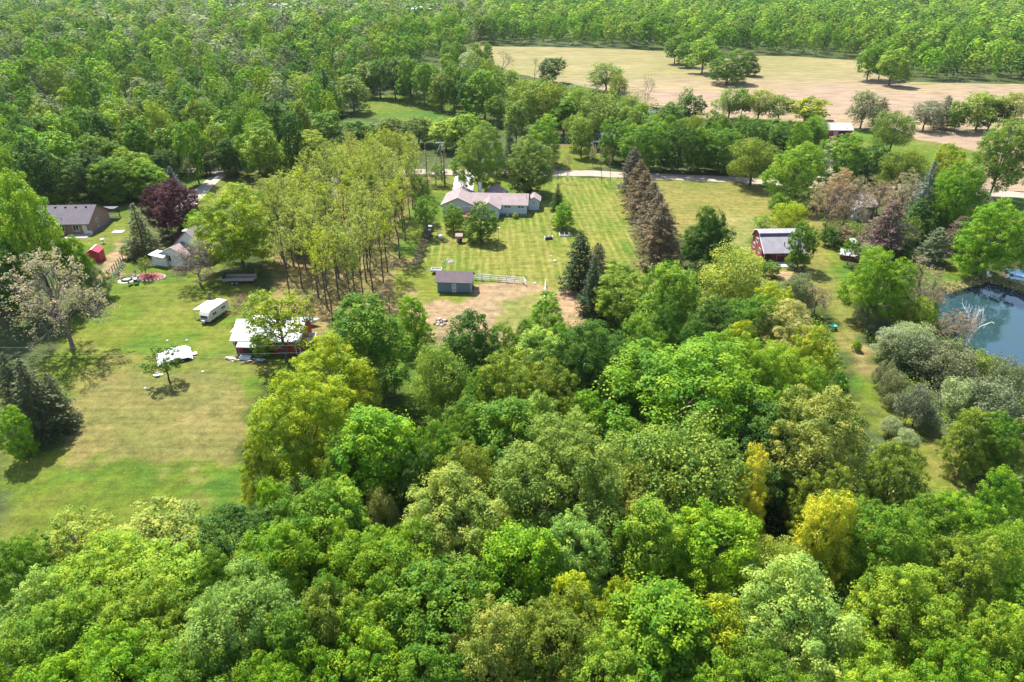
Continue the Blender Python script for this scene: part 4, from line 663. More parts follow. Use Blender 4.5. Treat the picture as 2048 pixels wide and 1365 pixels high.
# ------------------------------------------------------------------ buildings and yard things
WHITE = mat('white_paint', (.74,.74,.72), .5, .06, 1); OFFW = mat('off_white_metal', (.68,.66,.62), .45, .08, 1, dirt=((.42,.38,.33), .8, .62)); GLASS = mat('window_glass', (.04,.05,.06), .08, .1, 1, spec=.7)
SIDING = mat('pale_siding', (.58,.62,.64), .6, .05, 1, bump=.4, stripe=('Z', 5.0)); SHING = mat('mauve_shingle', (.25,.19,.185), .9, .2, .8, .4, fine=9); DARKR = mat('charcoal_shingle', (.115,.1,.115), .9, .16, .8, .4, fine=9)
PURR = mat('weathered_shingle', (.14,.105,.11), .9, .2, 1, .4, fine=9); BRICK = mat('pink_brick', (.33,.19,.15), .9, .2, 2, .3, fine=14); REDW = mat('barn_red', (.36,.035,.04), .7, .15, 1.5, bump=.4, stripe=('X', 4.0)); REDY = mat('red_gable_board', (.28,.055,.055), .75, .15, 1.5, bump=.4, stripe=('Y', 4.0))
BLUES = mat('slate_blue_siding', (.13,.2,.26), .65, .08, 1.2, bump=.5, stripe=('X', 3.3)); TINR = mat('white_metal_roof', (.66,.66,.68), .4, .07, .6, bump=.5, stripe=('X', 2.2), dirt=((.5,.48,.46), .5, .66)); RUST = mat('rusted_metal_roof', (.5,.44,.42), .55, .15, .6, bump=.4, stripe=('X', 2.2), dirt=((.34,.2,.15), .5, .5))
WOOD = mat('weathered_wood', (.22,.16,.12), .85, .25, 3, .3); RAIL = mat('grey_split_rail', (.12,.085,.065), .9, .25, 3); BLACK = mat('black_rubber', (.02,.02,.02), .7, .2, 3); STEEL = mat('galvanised_steel', (.4,.41,.42), .4, .1, 2, metal=.6); DARKW = mat('dark_timber', (.07,.05,.045), .9, .2, 2)  # DARKW is a plain dark brown timber colour
PATIO = mat('patio_slab', (.46,.40,.36), .9, .12, 1, .2); BLUEM = mat('blue_cover', (.05,.16,.5), .5, .1, 1); ORANGE = mat('orange_plastic', (.62,.12,.04), .5, .08, 2); REDPLANT = mat('red_mulch', (.25,.07,.06), .9, .35, 4, .4); STONE = mat('pale_stone', (.5,.46,.42), .9, .2, 3, .3); ASH = mat('ash', (.6,.57,.6), .95, .12, 3); MAROON = mat('maroon_car_paint', (.16,.015,.03), .25, .05, 1, spec=.6); GREENP = mat('green_plastic', (.05,.12,.06), .5, .1, 2)
REDM = mat('red_shed_wall', (.4,.02,.05), .6, .1, 1); SLATEG = mat('grey_roof', (.27,.25,.27), .85, .2, .8, .3); DORM = mat('white_dormer_roof', (.72,.72,.74), .5, .05, 1)
def gable_roof(t, m, x0, x1, y0, y1, ze, zr, axis='x', over=.4, th=.12, fascia=None, name='roof'):
    """two pitched plates over x0..x1, y0..y1; ridge along the axis"""
    b = MB()
    if axis == 'x':
        ym = (y0 + y1)/2; k = (zr - ze)/(ym - y0); a, c = x0 - over, x1 + over
        for s, ye in ((1, y0 - over), (-1, y1 + over)):
            zl = ze - k*over; q = [(a, ye, zl), (c, ye, zl), (c, ym, zr), (a, ym, zr)]
            b.slab(q if s > 0 else q[::-1], (0, 0, th))
    else:
        xm = (x0 + x1)/2; k = (zr - ze)/(xm - x0); a, c = y0 - over, y1 + over
        for s, xe in ((1, x0 - over), (-1, x1 + over)):
            zl = ze - k*over; q = [(xe, c, zl), (xe, a, zl), (xm, a, zr), (xm, c, zr)]
            b.slab(q if s > 0 else q[::-1], (0, 0, th))
    o = b.build(name, m, t)
    if fascia:
        f = MB()
        if axis == 'x':
            for ye in (y0 - over - .03, y1 + over): f.box(x0 - over, x1 + over, ye, ye + .03, ze - k*over - .08, ze - k*over + .1)
        else:
            for xe in (x0 - over - .03, x1 + over): f.box(xe, xe + .03, y0 - over, y1 + over, ze - k*over - .08, ze - k*over + .1)
        f.build('gutter', fascia, o)
    return o
def gable_walls(t, m, x0, x1, y0, y1, ze, zr, axis='x', name='wall'):
    b = MB(); z = -.05
    if axis == 'x':
        ym = (y0 + y1)/2; b.slab([(x0, y0, z), (x0, y0, ze), (x0, ym, zr - .02), (x0, y1, ze), (x0, y1, z)], (x1 - x0, 0, 0))
    else:
        xm = (x0 + x1)/2; b.slab([(x0, y0, z), (x1, y0, z), (x1, y0, ze), (xm, y0, zr - .02), (x0, y0, ze)], (0, y1 - y0, 0))
    return b.build(name, m, t)
def window(t, x0, x1, z0, z1, y, face=-1, axis='x', fr=WHITE, at_=None):
    """framed pane standing proud of a wall: on the wall y (face -1/1) or, with axis 'y', on the wall x=y"""
    d = .05*face; f = MB(); p = MB(); w = .07
    def bx(b, a0, a1, c0, c1, e0, e1):
        e0, e1 = min(e0, e1), max(e0, e1)
        if axis == 'x': b.box(a0, a1, e0, e1, c0, c1)
        else: b.box(e0, e1, a0, a1, c0, c1)
    bx(f, x0, x1, z0 - w, z0, y, y + d); bx(f, x0, x1, z1, z1 + w, y, y + d); bx(f, x0 - w, x0, z0 - w, z1 + w, y, y + d); bx(f, x1, x1 + w, z0 - w, z1 + w, y, y + d)
    xm = (x0 + x1)/2; bx(f, xm - .025, xm + .025, z0, z1, y + d*.3, y + d)
    o = f.build('window', fr, t); bx(p, x0, x1, z0, z1, y + d*.1, y + d*.35); p.build('pane', GLASS, o); return o
def wheel(t, x, y, r, w, axis='x', rim=STEEL):
    b = MB(); v = Vector((w/2, 0, 0)) if axis == 'x' else Vector((0, w/2, 0)); c = Vector((x, y, r))
    o = b.tube([c - v, c + v], r, 12).build('wheel', BLACK, t); MB().tube([c - v*1.06, c + v*1.06], r*.55, 10).build('rim', rim, o)
# --- the ranch house
P0 = at(1052.8, 431.8)
t = thing('ranch_house', 'long pale ranch house with mauve roofs, garage wing and front gable', 'house', P0, R(-4))
gable_walls(t, SIDING, -14.5, 0, 0, 7.2, 2.6, 3.9); gable_roof(t, SHING, -14.5, 0, 0, 7.2, 2.6, 3.9, fascia=WHITE)
gable_walls(t, SIDING, -18.8, -11.9, -1, 7.4, 2.55, 4.1, 'y'); gable_roof(t, SHING, -18.8, -11.9, -1, 7.4, 2.55, 4.1, 'y', fascia=WHITE)
gable_walls(t, SIDING, -10.4, -6.1, -2.8, 3.4, 2.5, 3.75, 'y'); gable_roof(t, SHING, -10.4, -6.1, -2.8, 3.4, 2.5, 3.75, 'y', fascia=WHITE)
gable_walls(t, SIDING, .25, 2.7, 4.1, 7.6, 2.3, 3.0, 'y'); gable_roof(t, SHING, .25, 2.7, 4.1, 7.6, 2.3, 3.0, 'y', .3, fascia=WHITE)
gable_walls(t, SIDING, -10.2, -5.4, 7.1, 10.4, 2.5, 3.9, 'y'); gable_roof(t, SHING, -10.2, -5.4, 7.1, 10.4, 2.5, 3.9, 'y', .5)
for x in (-4.95, -4.2): window(t, x, x + .6, 1.75, 2.25, 0)
for x in (-1.95, -1.2): window(t, x, x + .6, 1.75, 2.25, 0)
window(t, -7.6, -6.8, .9, 2.0, -2.8); window(t, -9.6, -8.7, .9, 2.0, -2.8); window(t, -17.6, -16.4, .9, 1.9, -1); window(t, 1.3, 1.7, 1.6, 1.9, 4.1)
for x in (-14.4, -13.1): MB().slab([(x, -1.62, 2.2), (x + 1.05, -1.62, 2.2), (x + 1.05, -1.03, 2.52), (x, -1.03, 2.52)], (0, 0, .05)).build('awning', OFFW, t)
MB().box(-6.0, -.05, -.06, -.005, 0, .45).build('foundation', mat('block_foundation', (.2,.24,.3), .9, .1, 2), t)
MB().box(-11.6, -11.0, 7.6, 8.3, 0, 4.9).box(-11.65, -10.95, 7.55, 8.35, 4.9, 5.05).build('chimney', WHITE, t)
MB().tube([(-.15, 2.2, 3.1), (-.15, 2.2, 4.1)], .07, 8).build('vent_pipe', STEEL, t)
MB().box(-4.5, -3.9, -.9, -.3, 0, .7).build('condenser', STEEL, t)
dk = MB().box(-14.6, -11.4, -4.2, -1.05, .75, .85).build('deck', mat('red_deck', (.26,.06,.05), .8, .2, 2), t)
for x in (-14.5, -12.9, -11.5):
    MB().box(x, x + .1, -4.2, -4.1, 0, 1.75).build('post', WOOD, dk)
MB().box(-14.5, -11.4, -4.2, -4.12, 1.66, 1.75).box(-14.5, -11.4, -4.2, -4.12, 1.2, 1.26).build('railing', WOOD, dk)
for i in range(4): MB().box(-11.3 + .3*i, -11.0 + .3*i, -4.1, -2.9, .55 - .19*i, .62 - .19*i).build('step', mat('tan_timber', (.42,.27,.17), .8, .15, 2), dk)
p = at(1033, 438); grow_tree('shrub', 'y', 1031, 426, 12, 437, 'small yellow shrub against the long wall of the ranch house')
# --- grey blue shed
P0 = at(875.5, 585)
t = thing('garden_shed', 'slate blue shed with a brown roof and a white crossed door', 'shed', P0, R(-4)); z = 2.15
gable_walls(t, BLUES, 0, 5.8, 0, 3.4, z, 3.25); gable_roof(t, PURR, 0, 5.8, 0, 3.4, z, 3.25, over=.35)
d = MB().box(2.55, 3.25, -.05, -.004, .15, 1.75).build('door', BLUES, t); f = MB()
for a in ((2.55,2.62,.15,1.75), (3.18,3.25,.15,1.75), (2.62,3.18,.15,.24), (2.62,3.18,.9,.99), (2.62,3.18,1.66,1.75)): f.box(a[0], a[1], -.09, -.052, a[2], a[3])
for z0 in (.24, .99):
    f.slab([(2.62,-.085,z0), (2.7,-.085,z0), (3.18,-.085,z0+.67), (3.1,-.085,z0+.67)], (0,.03,0)); f.slab([(3.1,-.082,z0), (3.18,-.082,z0), (2.7,-.082,z0+.67), (2.62,-.082,z0+.67)], (0,.03,0))
f.build('door_trim', WHITE, d)
MB().box(-.05, 5.85, -.04, 3.44, 0, .12).build('sill_beam', DARKW, t)
MB().box(5.8, 5.86, .0, .12, .1, z).build('corner_board', WHITE, t)
# --- fences
def rail_fence(name, label, a, b, n, h, rails, m, post=.12, rail=(.05,.14), post_m=None):
    a, b = Vector(a), Vector(b); d = b - a; ln = d.length; ang = math.atan2(d.y, d.x); t = thing(name, label, 'fence', a, ang)
    pm = MB().box(-post/2, post/2, -post/2, post/2, -.2, h + .08).mesh('post', post_m or m)
    for i in range(n + 1):
        o = bpy.data.objects.new('post', pm); COL.objects.link(o); o.parent = t; o.location = (ln*i/n, 0, 0)
    rm_ = MB().box(.04, ln/n - .04, -rail[0]/2, rail[0]/2, -rail[1]/2, rail[1]/2).mesh('rail', m)
    for i in range(n):
        for z in rails:
            o = bpy.data.objects.new('rail', rm_); COL.objects.link(o); o.parent = t; o.location = (ln*i/n, post/2 + rail[0]/2 + .005, z)
    return t
WVINYL = mat('white_vinyl', (.72,.74,.72), .5, .06, 1)
t = rail_fence('rail_fence', 'white three rail fence running from the shed along the dirt yard', at(948, 560), at(1046, 567.5), 6, 1.15, (.35, .7, 1.08), WVINYL)
rail_fence('rail_fence', 'short white fence seen end on at the far side of the dirt yard', at(1090, 571), at(1087, 608), 4, 1.1, (.4, 1.05), WVINYL)
t = thing('fence_gate', 'white crossed gate at the outer end of the rail fence', 'gate', at(1047.5, 566.5), R(-75))
for z in (.3, .65, 1.0): MB().box(0, 1.5, -.03, .03, z, z + .1).build('rail', WVINYL, t)
MB().slab([(0,-.05,.3), (.1,-.05,.3), (1.5,-.05,1.05), (1.4,-.05,1.05)], (0,.02,0)).build('brace', WVINYL, t)
t = thing('worm_fence', 'brown zigzag split rail fence beside the plantation', 'fence', at(860, 458)); o0 = Vector(at(860, 458)); o1 = Vector(at(831, 540)); n = 16; dv = (o1 - o0)/n; nv = Vector((-dv.y, dv.x, 0)).normalized(); K = [o0 + dv*i + nv*(.75 if i % 2 else -.75) - o0 for i in range(n + 1)]
for a, b in zip(K, K[1:]):
    e = (b - a)*.14
    for z in (.2, .55, .9): MB().tube([a - e + Vector((0,0,z)), b + e + Vector((0,0,z + .12))], .075, 5).build('rail', RAIL, t)
t = thing('garden_fence', 'low wire fence with grey posts along the vegetable strip', 'fence', at(218, 556)); o0 = Vector(at(218, 556)); o1 = Vector(at(247, 522)); n = 7
for i in range(n + 1):
    p = (o1 - o0)*(i/n); MB().box(p.x - .06, p.x + .06, p.y - .06, p.y + .06, 0, 1.3).build('post', WOOD, t)
for z in (.5, 1.15): MB().tube([Vector((0,0,z)), (o1 - o0) + Vector((0,0,z))], .045, 4).build('rail', STEEL, t)
# --- things on the ranch lawn
t = thing('propane_tank', 'white propane tank on the ranch lawn by the split rail fence', 'tank', at(881, 479), R(-75))
MB().tube([(-.85,0,.75), (-.75,0,.75), (-.55,0,.75), (.55,0,.75), (.75,0,.75), (.85,0,.75)], [.12,.32,.45,.45,.32,.12], 12).build('tank_body', WHITE, t, smooth=True)
for x in (-.45, .45): MB().box(x - .08, x + .08, -.35, .35, 0, .4).build('leg', STEEL, t)
MB().tube([(0,0,1.15), (0,0,1.35)], .14, 8).build('valve_cover', STEEL, t)
t = thing('bin', 'white topped bin at the upper end of the zigzag fence', 'bin', at(861, 462)); MB().tube([(0,0,0), (0,0,1.0)], .42, 10).build('body', STEEL, t); MB().tube([(0,0,1.0), (0,0,1.12)], .48, 10).build('lid', WHITE, t)
t = thing('bin', 'grey bin beside the white topped bin at the zigzag fence', 'bin', at(858, 469)); MB().tube([(0,0,0), (0,0,.9)], .4, 10).build('body', mat('grey_bin', (.3,.36,.36), .6), t); MB().tube([(0,0,.9), (0,0,1.0)], .45, 10).build('lid', OFFW, t)
t = thing('wishing_well', 'small dark wishing well with a pinkish roof on the ranch lawn', 'well', at(919, 485))
MB().tube([(0,0,0), (0,0,.7)], .55, 10).build('basin', DARKW, t); gable_roof(t, mat('pink_shingle', (.42,.3,.27), .9, .2, 2), -.65, .65, -.6, .6, 1.45, 1.85, over=.1)
for x in (-.5, .5): MB().box(x - .05, x + .05, -.05, .05, .6, 1.7).build('post', WOOD, t)
t = thing('bird_house', 'bird house on a pole beside the round lawn tree', 'bird house', at(997, 479)); MB().tube([(0,0,0), (0,0,2.2)], .05, 6).build('pole', WOOD, t); MB().box(-.18,.18,-.18,.18,2.2,2.5).build('box', mat('tan_timber', (.42,.27,.17)), t); gable_roof(t, OFFW, -.2, .2, -.2, .2, 2.5, 2.65, over=.06, th=.03)
grow_tree('bare', 'a', 914, 481, 18, 500, 'small leafless bush on the ranch lawn below the wishing well')
t = thing('planter', 'dark trough with white ends on the striped lawn', 'planter', at(1097, 479), R(12)); MB().box(-.75,.75,-.35,.35,.05,.55).build('trough', DARKW, t)
for x in (-.85, .75): MB().box(x, x + .1, -.42, .42, 0, .65).build('end_block', OFFW, t)
MB().tube([(-.1,-.1,.55), (-.1,-.1,.75)], .12, 6).build('pot', WHITE, t)
t = thing('raised_bed', 'white framed raised bed beside the bright round tree', 'raised bed', at(1119, 474))
for a in ((0,2.1,0,.1), (0,.1,.1,2.0), (1.05,1.15,.1,2.0), (2.0,2.1,.1,2.0)): MB().box(a[0], a[1], a[2], a[3], 0, .35).build('timber', OFFW, t)
MB().box(.1, 2.0, .1, 2.0, 0, .2).build('soil', DARKW, t)
t = thing('garden_trailer', 'low grey utility trailer parked behind the blue shed', 'trailer', at(862, 549), R(-3)); MB().box(0, 1.9, 0, 1.2, .45, .55).build('bed', STEEL, t)
for a in ((0,1.9,0,.05), (0,1.9,1.15,1.2), (0,.05,.05,1.15), (1.85,1.9,.05,1.15)): MB().box(*a, .55, .85).build('side_panel', OFFW, t)
wheel(t, .95, -.1, .3, .18, 'y'); wheel(t, .95, 1.3, .3, .18, 'y'); MB().tube([(0,.6,.5), (-1.0,.6,.4)], .05, 6).build('drawbar', STEEL, t)
rs = random.Random(4)
def stone_heap(name, label, u, v, n, rad, sizes, cat='stones', ms=(STONE,)):
    t = thing(name, label, cat, at(u, v))
    for i in range(n):
        a, r, s = rs.uniform(0, 6.28), rad*rs.random()**.5, rs.uniform(*sizes); b = MB()
        b.tube([(0,0,-s*.3), (0,0,0), (0,0,s*.35), (0,0,s*.55)], [s*.35, s*.6, s*.5, s*.15], 6); o = b.build('stone', ms[i % len(ms)], t); o.location = (math.cos(a)*r, math.sin(a)*r*1.3, s*.15); o.rotation_euler = (rs.uniform(-.3,.3), rs.uniform(-.3,.3), a); o.scale = (1, rs.uniform(.6,1.2), 1)
    return t
stone_heap('stone_bed', 'flat patch of pale stones on the ranch lawn above the shed', 897, 524, 46, 1.0, (.12,.3), 'stone bed')
stone_heap('rubble_heap', 'heap of pale rubble in the dirt below the blue shed', 881, 646, 24, 1.0, (.2,.5), 'rubble', (STONE, WOOD))
for u, v, s, w in ((934,551,.35,'beside the shed roof at the fence'), (1070,568,.45,'beyond the gate at the dirt edge'), (1110,523,.5,'on the lawn by the yard conifers'), (1102,513,.3,'farther up the lawn near the yard conifers')):
    b = MB().tube([(0,0,-.1), (0,0,s*.3), (0,0,s*.6)], [s*.8, s*.7, s*.3], 7).build('garden_stone', STONE); b.location = at(u, v); tag(b, 'single pale stone lying ' + w, 'stone', 'loose pale stones')
t = thing('utility_pole', 'wooden utility pole with a crossarm between the dead spruces and driveway', 'utility pole', at(884, 362)); MB().tube([(0,0,0), (0,0,10.4)], [.19,.13], 8).build('pole', WOOD, t)
MB().box(-1.1,1.1,-.07,.07,9.7,9.85).build('crossarm', OFFW, t); MB().tube([(.35,0,8.3), (.35,0,9.2)], .24, 8).build('transformer', STEEL, t)
for x in (-1.0, 0, 1.0): MB().tube([(x,0,9.85), (x,0,10.1)], .06, 6).build('insulator', WHITE, t)
def wire(name, label, a, b, sag, r=.016):
    a, b = Vector(a), Vector(b); pts = [a.lerp(b, i/16) - Vector((0,0,sag*4*(i/16)*(1 - i/16))) for i in range(17)]
    o = MB().tube([p - a for p in pts], r, 4).build(name, STEEL); o.location = a; return tag(o, label, 'cable')
pt = at(884, 362); wire('power_cable', 'thin cable from the utility pole down along the plantation edge', pt + Vector((0,0,9.6)), at(760, 665) + Vector((0,0,5.5)), 1.0)
for k, (v0, v1, s) in enumerate(((691, 688, 'upper of two thin cables crossing the tan lawn past the tarp'), (706, 703, 'lower of two thin cables crossing the tan lawn past the tarp'))): wire('power_cable', s, at(-250, v0, 7), at(690, v1, 7), .5, .013)
# --- brick house on the far side of the left wood
P0 = at(182, 469)
t = thing('brick_house', 'pinkish brick house with a charcoal roof, half hidden by the huge light tree', 'house', P0, R(3))
gable_walls(t, BRICK, -14, 0, 0, 9, 2.5, 4.9); gable_roof(t, DARKR, -14, 0, 0, 9, 2.5, 4.9, over=.45, fascia=mat('brown_gutter', (.2,.16,.15)))
MB().slab([(-3.6, 9.4, 2.35), (1.2, 9.4, 2.35), (1.2, 11.6, 2.2), (-3.6, 11.6, 2.2)][::-1], (0,0,.12)).build('porch_roof', DARKR, t)
for x in (-3.4, 1.0): MB().box(x - .07, x + .07, 11.3, 11.44, 0, 2.2).build('porch_post', DARKW, t)
window(t, 3.4, 4.1, .5, 2.2, 0, 1, 'y'); window(t, -3.2, -2.1, .8, 2.0, 0); window(t, -6.4, -5.0, .8, 2.0, 0); window(t, -9.4, -8.2, .8, 2.0, 0)
d = MB().box(-1.3, -.4, -.05, -.005, .1, 2.1).build('door', OFFW, t)
for i in range(6): MB().box(-12.2 + 2.1*i, -11.8 + 2.1*i, 3.75, 4.05, 4.55, 4.85).build('roof_vent', DARKW, t)
MB().tube([(-5.6, 1.0, 2.9), (-5.6, 1.0, 3.6)], .07, 6).build('vent_pipe', STEEL, t)
MB().box(-4.5, .3, -2.6, -.05, 0, .12).build('patio', PATIO, t); MB().box(.02, .5, -.3, 9.2, 0, .1).build('footing', mat('dark_footing', (.12,.14,.15)), t)
t = thing('patio_bench', 'white bench on the patio of the brick house', 'bench', at(172, 471)); MB().box(0,1.3,0,.4,.4,.47).build('seat', WHITE, t); MB().box(0,1.3,.4,.45,.47,.85).build('backrest', WHITE, t)
for x in (.05, 1.15): MB().box(x, x+.08, .05,.35,0,.4).build('leg', WHITE, t)
o = MB().box(0, 2.2, 0, 1.6, 0, .12).build('garden_slab', CONC); o.location = at(223, 467); tag(o, 'pale slab on the bright grass beside the shaggy grey spruce', 'slab')
t = thing('bird_bath', 'small stone bird bath on the bright grass before the brick house', 'bird bath', at(207, 487)); MB().tube([(0,0,0), (0,0,.1), (0,0,.15), (0,0,.8)], [.25,.25,.1,.1], 8).build('pedestal', STONE, t); MB().tube([(0,0,.8), (0,0,.95)], [.2,.42], 10).build('bowl', STONE, t)
t = thing('red_shed', 'small red shed with a grey cap standing at the sandy path', 'shed', at(178, 526), R(8)); gable_walls(t, REDM, 0, 2.2, 0, 2.4, 1.9, 2.5, 'y'); gable_roof(t, REDM, 0, 2.2, 0, 2.4, 1.9, 2.5, 'y', .12)
MB().box(.95, 1.25, -.12, 2.52, 2.6, 2.68).build('ridge_cap', OFFW, t); d = MB().box(.6,1.6,-.05,-.004,.1,1.8).build('door', REDW, t); MB().box(1.4,1.5,-.09,-.052,.9,1.0).build('handle', STEEL, d)
t = thing('toy_car', 'orange plastic ride on toy at the end of the vegetable strip', 'toy', at(217, 556)); MB().box(-.6,.6,-.45,.45,.15,.55).build('body', ORANGE, t, bevel=.1); MB().tube([(0,.5,.3), (0,.5,1.0)], .32, 10).build('hood', ORANGE, t)
for x in (-.45, .45):
    for y in (-.4, .4): wheel(t, x, y, .18, .14)
# vegetable strip, fire pit
t = thing('vegetable_bed', 'narrow bed of pale soil with green rows beside the wire fence', 'garden bed', at(226, 556), 0); q = [Vector(at(*p)) - Vector(at(226,556)) for p in ((223,558),(232,556),(252,530),(246,524))]; MB().slab(q, (0,0,.12)).build('soil', mat('bed_soil', (.25,.19,.13), .95, .2, 2), t)
for i in range(7):
    p = q[0].lerp(q[3], .1 + .13*i).lerp(q[1].lerp(q[2], .1 + .13*i), .5); b = MB(); s = rs.uniform(.3,.5)
    for k in range(9): a = k*.7; b.slab([p + Vector((0,0,.1)), p + Vector((math.cos(a)*s, math.sin(a)*s, .5)), p + Vector((math.cos(a+.5)*s, math.sin(a+.5)*s, .45))], (0,0,.02))
    b.build('seedling', mat('bean_leaf', (.07,.16,.05), .7), t)
t = thing('fire_pit', 'round stone fire pit with pale ash on a gravel circle', 'fire pit', at(254, 561)); b = MB()
b.tube([(0,0,.02), (0,0,.06)], [1.5, 1.45], 20).build('gravel_ring', PATIO, t)
for k in range(14):
    a = 6.283*k/14; o = MB().box(-.17,.17,-.1,.1,0,.32).build('stone', DARKW, t, bevel=.03); o.location = (math.cos(a)*.82, math.sin(a)*.82, .06); o.rotation_euler = (0,0,a + 1.57)
MB().tube([(0,0,.06), (0,0,.2)], .7, 16).build('ash', ASH, t)
def chair(u, v, rz, m, label):
    t = thing('garden_chair', label, 'chair', at(u, v), rz, 'chairs round the fire pit'); MB().box(-.32,.32,-.3,.3,.36,.43).build('seat', m, t); MB().slab([(-.32,.3,.43), (.32,.3,.43), (.32,.48,1.05), (-.32,.48,1.05)], (0,.06,0)).build('backrest', m, t)
    for x in (-.3, .24):
        for y in (-.28, .22): MB().box(x, x + .06, y, y + .06, 0, .36).build('leg', m, t)
    for x in (-.4, .32): MB().box(x, x + .08, -.3, .35, .6, .65).build('armrest', m, t)
chair(263, 570, 2.6, GREENP, 'green chair on the grass in front of the fire pit'); chair(273, 568, -2.6, GREENP, 'dark green chair beside the white chair at the fire pit'); chair(274, 562, -1.8, WHITE, 'white chair between fire pit and red bed'); chair(243, 558, 1.4, WOOD, 'brown wooden chair across the fire pit from the red bed'); chair(268, 553, -.6, WOOD, 'brown wooden chair behind the fire pit beside the stones')
t = thing('flower_bed', 'bed of red mulch and plants ringed by stones beside the fire pit', 'flower bed', at(297, 556)); q = [(-2.6,-1.0,0), (0,-1.3,0), (2.2,-.8,0), (2.9,.6,0), (1.2,1.6,0), (-1.5,1.4,0)]; MB().slab(q, (0,0,.15)).build('mulch', REDPLANT, t)
for k in range(26):
    a = 6.283*k/26; o = MB().tube([(0,0,0), (0,0,.15), (0,0,.25)], [.22,.2,.08], 6).build('stone', STONE, t); o.location = (math.cos(a)*2.9 + .1, math.sin(a)*1.6, 0)
b = MB()
for k in range(240):
    x, y, a = rs.gauss(0,1.0), rs.gauss(.1,.5), rs.uniform(0,6.28); z0 = rs.uniform(.2,.75); b.slab([(x,y,z0), (x+.22*math.cos(a), y+.22*math.sin(a), z0+.1), (x+.22*math.cos(a+.8), y+.22*math.sin(a+.8), z0+.05)], (0,0,.02))
b.build('red_foliage', mat('barberry_leaf', (.3,.06,.06), .7, .3, 6), t)
# --- red roofed house under the big yellow green tree
P0 = at(322, 527)
t = thing('house', 'house with a mauve roof and white dormer under the large yellow green tree', 'house', P0, R(-14))
gable_walls(t, WHITE, 1.5, 9.0, 2.6, 11.5, 2.7, 6.0, 'y'); gable_roof(t, SHING, 1.5, 9.0, 2.6, 11.5, 2.7, 6.0, 'y', .5, fascia=WHITE)
gable_walls(t, WHITE, 1.0, 6.5, -.5, 2.6, 2.4, 3.7, 'y'); gable_roof(t, SHING, 1.0, 6.5, -.5, 2.6, 2.4, 3.7, 'y', .4)
d = MB().box(3.0, 6.2, 4.6, 8.2, 3.4, 5.1).build('dormer', WHITE, t); MB().slab([(2.7,4.3,5.05), (6.4,4.3,5.25), (6.4,8.5,5.55), (2.7,8.5,5.35)], (0,0,.12)).build('dormer_roof', DORM, d)
window(t, 3.7, 5.2, 3.9, 4.8, 4.6); window(t, 2.0, 3.0, .9, 2.0, -.5)
MB().slab([(-1.4,-1.2,2.0), (2.6,-2.0,2.0), (2.6,-.2,2.45), (-.4,.4,2.45)], (0,0,.1)).build('porch_roof', DORM, t); MB().box(-.6,2.4,-1.2,-.7,0,1.98).build('porch_wall', OFFW, t); MB().box(-.6,-.4,-.7,.3,0,1.98).build('porch_post', WHITE, t)
MB().box(-3.4, .2, -1.6, 2.8, 0, .12).build('patio', mat('pink_patio', (.42,.3,.27), .9, .12, 1), t); MB().tube([(1.2,8.5,3.0), (1.2,8.5,6.8)], .05, 6).build('antenna', STEEL, t)
t = thing('flatbed_trailer', 'long flat utility trailer in the shade under the yellow green tree', 'trailer', at(447, 570), R(2)); MB().box(0, 5.4, 0, 2.0, .6, .72).build('deck', WOOD, t)
for y in (0, 1.95): MB().box(0, 5.4, y, y + .05, .725, 1.15).build('side_rail', mat('dull_steel', (.3,.27,.26), .6), t)
for x in (1.7, 2.5): wheel(t, x, -.15, .36, .22, 'y'); wheel(t, x, 2.15, .36, .22, 'y')
MB().tube([(0,1.0,.6), (-1.4,1.0,.5)], .07, 6).build('drawbar', STEEL, t); MB().box(0,.05,.06,1.9,.725,1.7).build('ramp', DARKW, t)
t = thing('hand_pump', 'weathered brown pump post on the lawn behind the camper', 'pump', at(421, 601)); MB().box(-.12,.12,-.12,.12,0,1.5).build('post', WOOD, t); MB().box(-.3,-.1,-.08,.08,.75,.95).build('spout', WOOD, t); MB().tube([(.1,0,1.4), (.45,0,.9)], .05, 5).build('lever', DARKW, t)
# --- camper with its awning out
P0 = at(411, 648)
t = thing('camper', 'white travel trailer with its awning out on the mown lawn', 'camper', P0, R(-15)); t.scale = (.74, .74, .74); Wc, Lc, Hc = 2.4, 7.0, 2.75
prof = [(0,.55), (-.05,1.2), (.1,1.9), (.55,2.5), (1.0,2.75), (6.6,2.75), (6.95,2.55), (7.0,.55)]
MB().slab([(-Wc/2, y, z) for y, z in prof][::-1], (Wc,0,0)).build('body', mat('cream_camper', (.64,.6,.52), .4, .05, 1), t, bevel=.06)
MB().slab([(-Wc/2 - .02, 1.0, 2.76), (Wc/2 + .02, 1.0, 2.76), (Wc/2 + .02, 6.6, 2.76), (-Wc/2 - .02, 6.6, 2.76)], (0,0,.05)).build('roof', mat('camper_roof', (.74,.74,.74), .5, .05, 1, dirt=((.5,.48,.45), 1.2, .62)), t)
for y in (1.9, 3.4, 5.2): MB().box(.3,.75,y,y + .45,2.81,2.97).build('roof_vent', mat('vent_plastic', (.45,.45,.47)), t)
MB().slab([(-.8,-.03,1.25), (.8,-.03,1.25), (.8,.08,1.85), (-.8,.08,1.85)], (0,-.05,0)).build('front_window', GLASS, t); MB().slab([(-1.18,-.02,.9), (1.18,-.02,.9), (1.18,-.06,1.15), (-1.18,-.06,1.15)], (0,-.04,0)).build('front_band', mat('grey_band', (.4,.4,.45)), t)
window(t, 1.4, 2.6, 1.4, 2.0, Wc/2, 1, 'y'); window(t, 4.4, 5.6, 1.4, 2.0, Wc/2, 1, 'y'); d = MB().box(-Wc/2 - .05, -Wc/2 - .005, 3.6, 4.3, .7, 2.4).build('door', OFFW, t)
for y in (3.0, 3.85):
    wheel(t, -Wc/2 + .12, y, .36, .22); wheel(t, Wc/2 - .12, y, .36, .22)
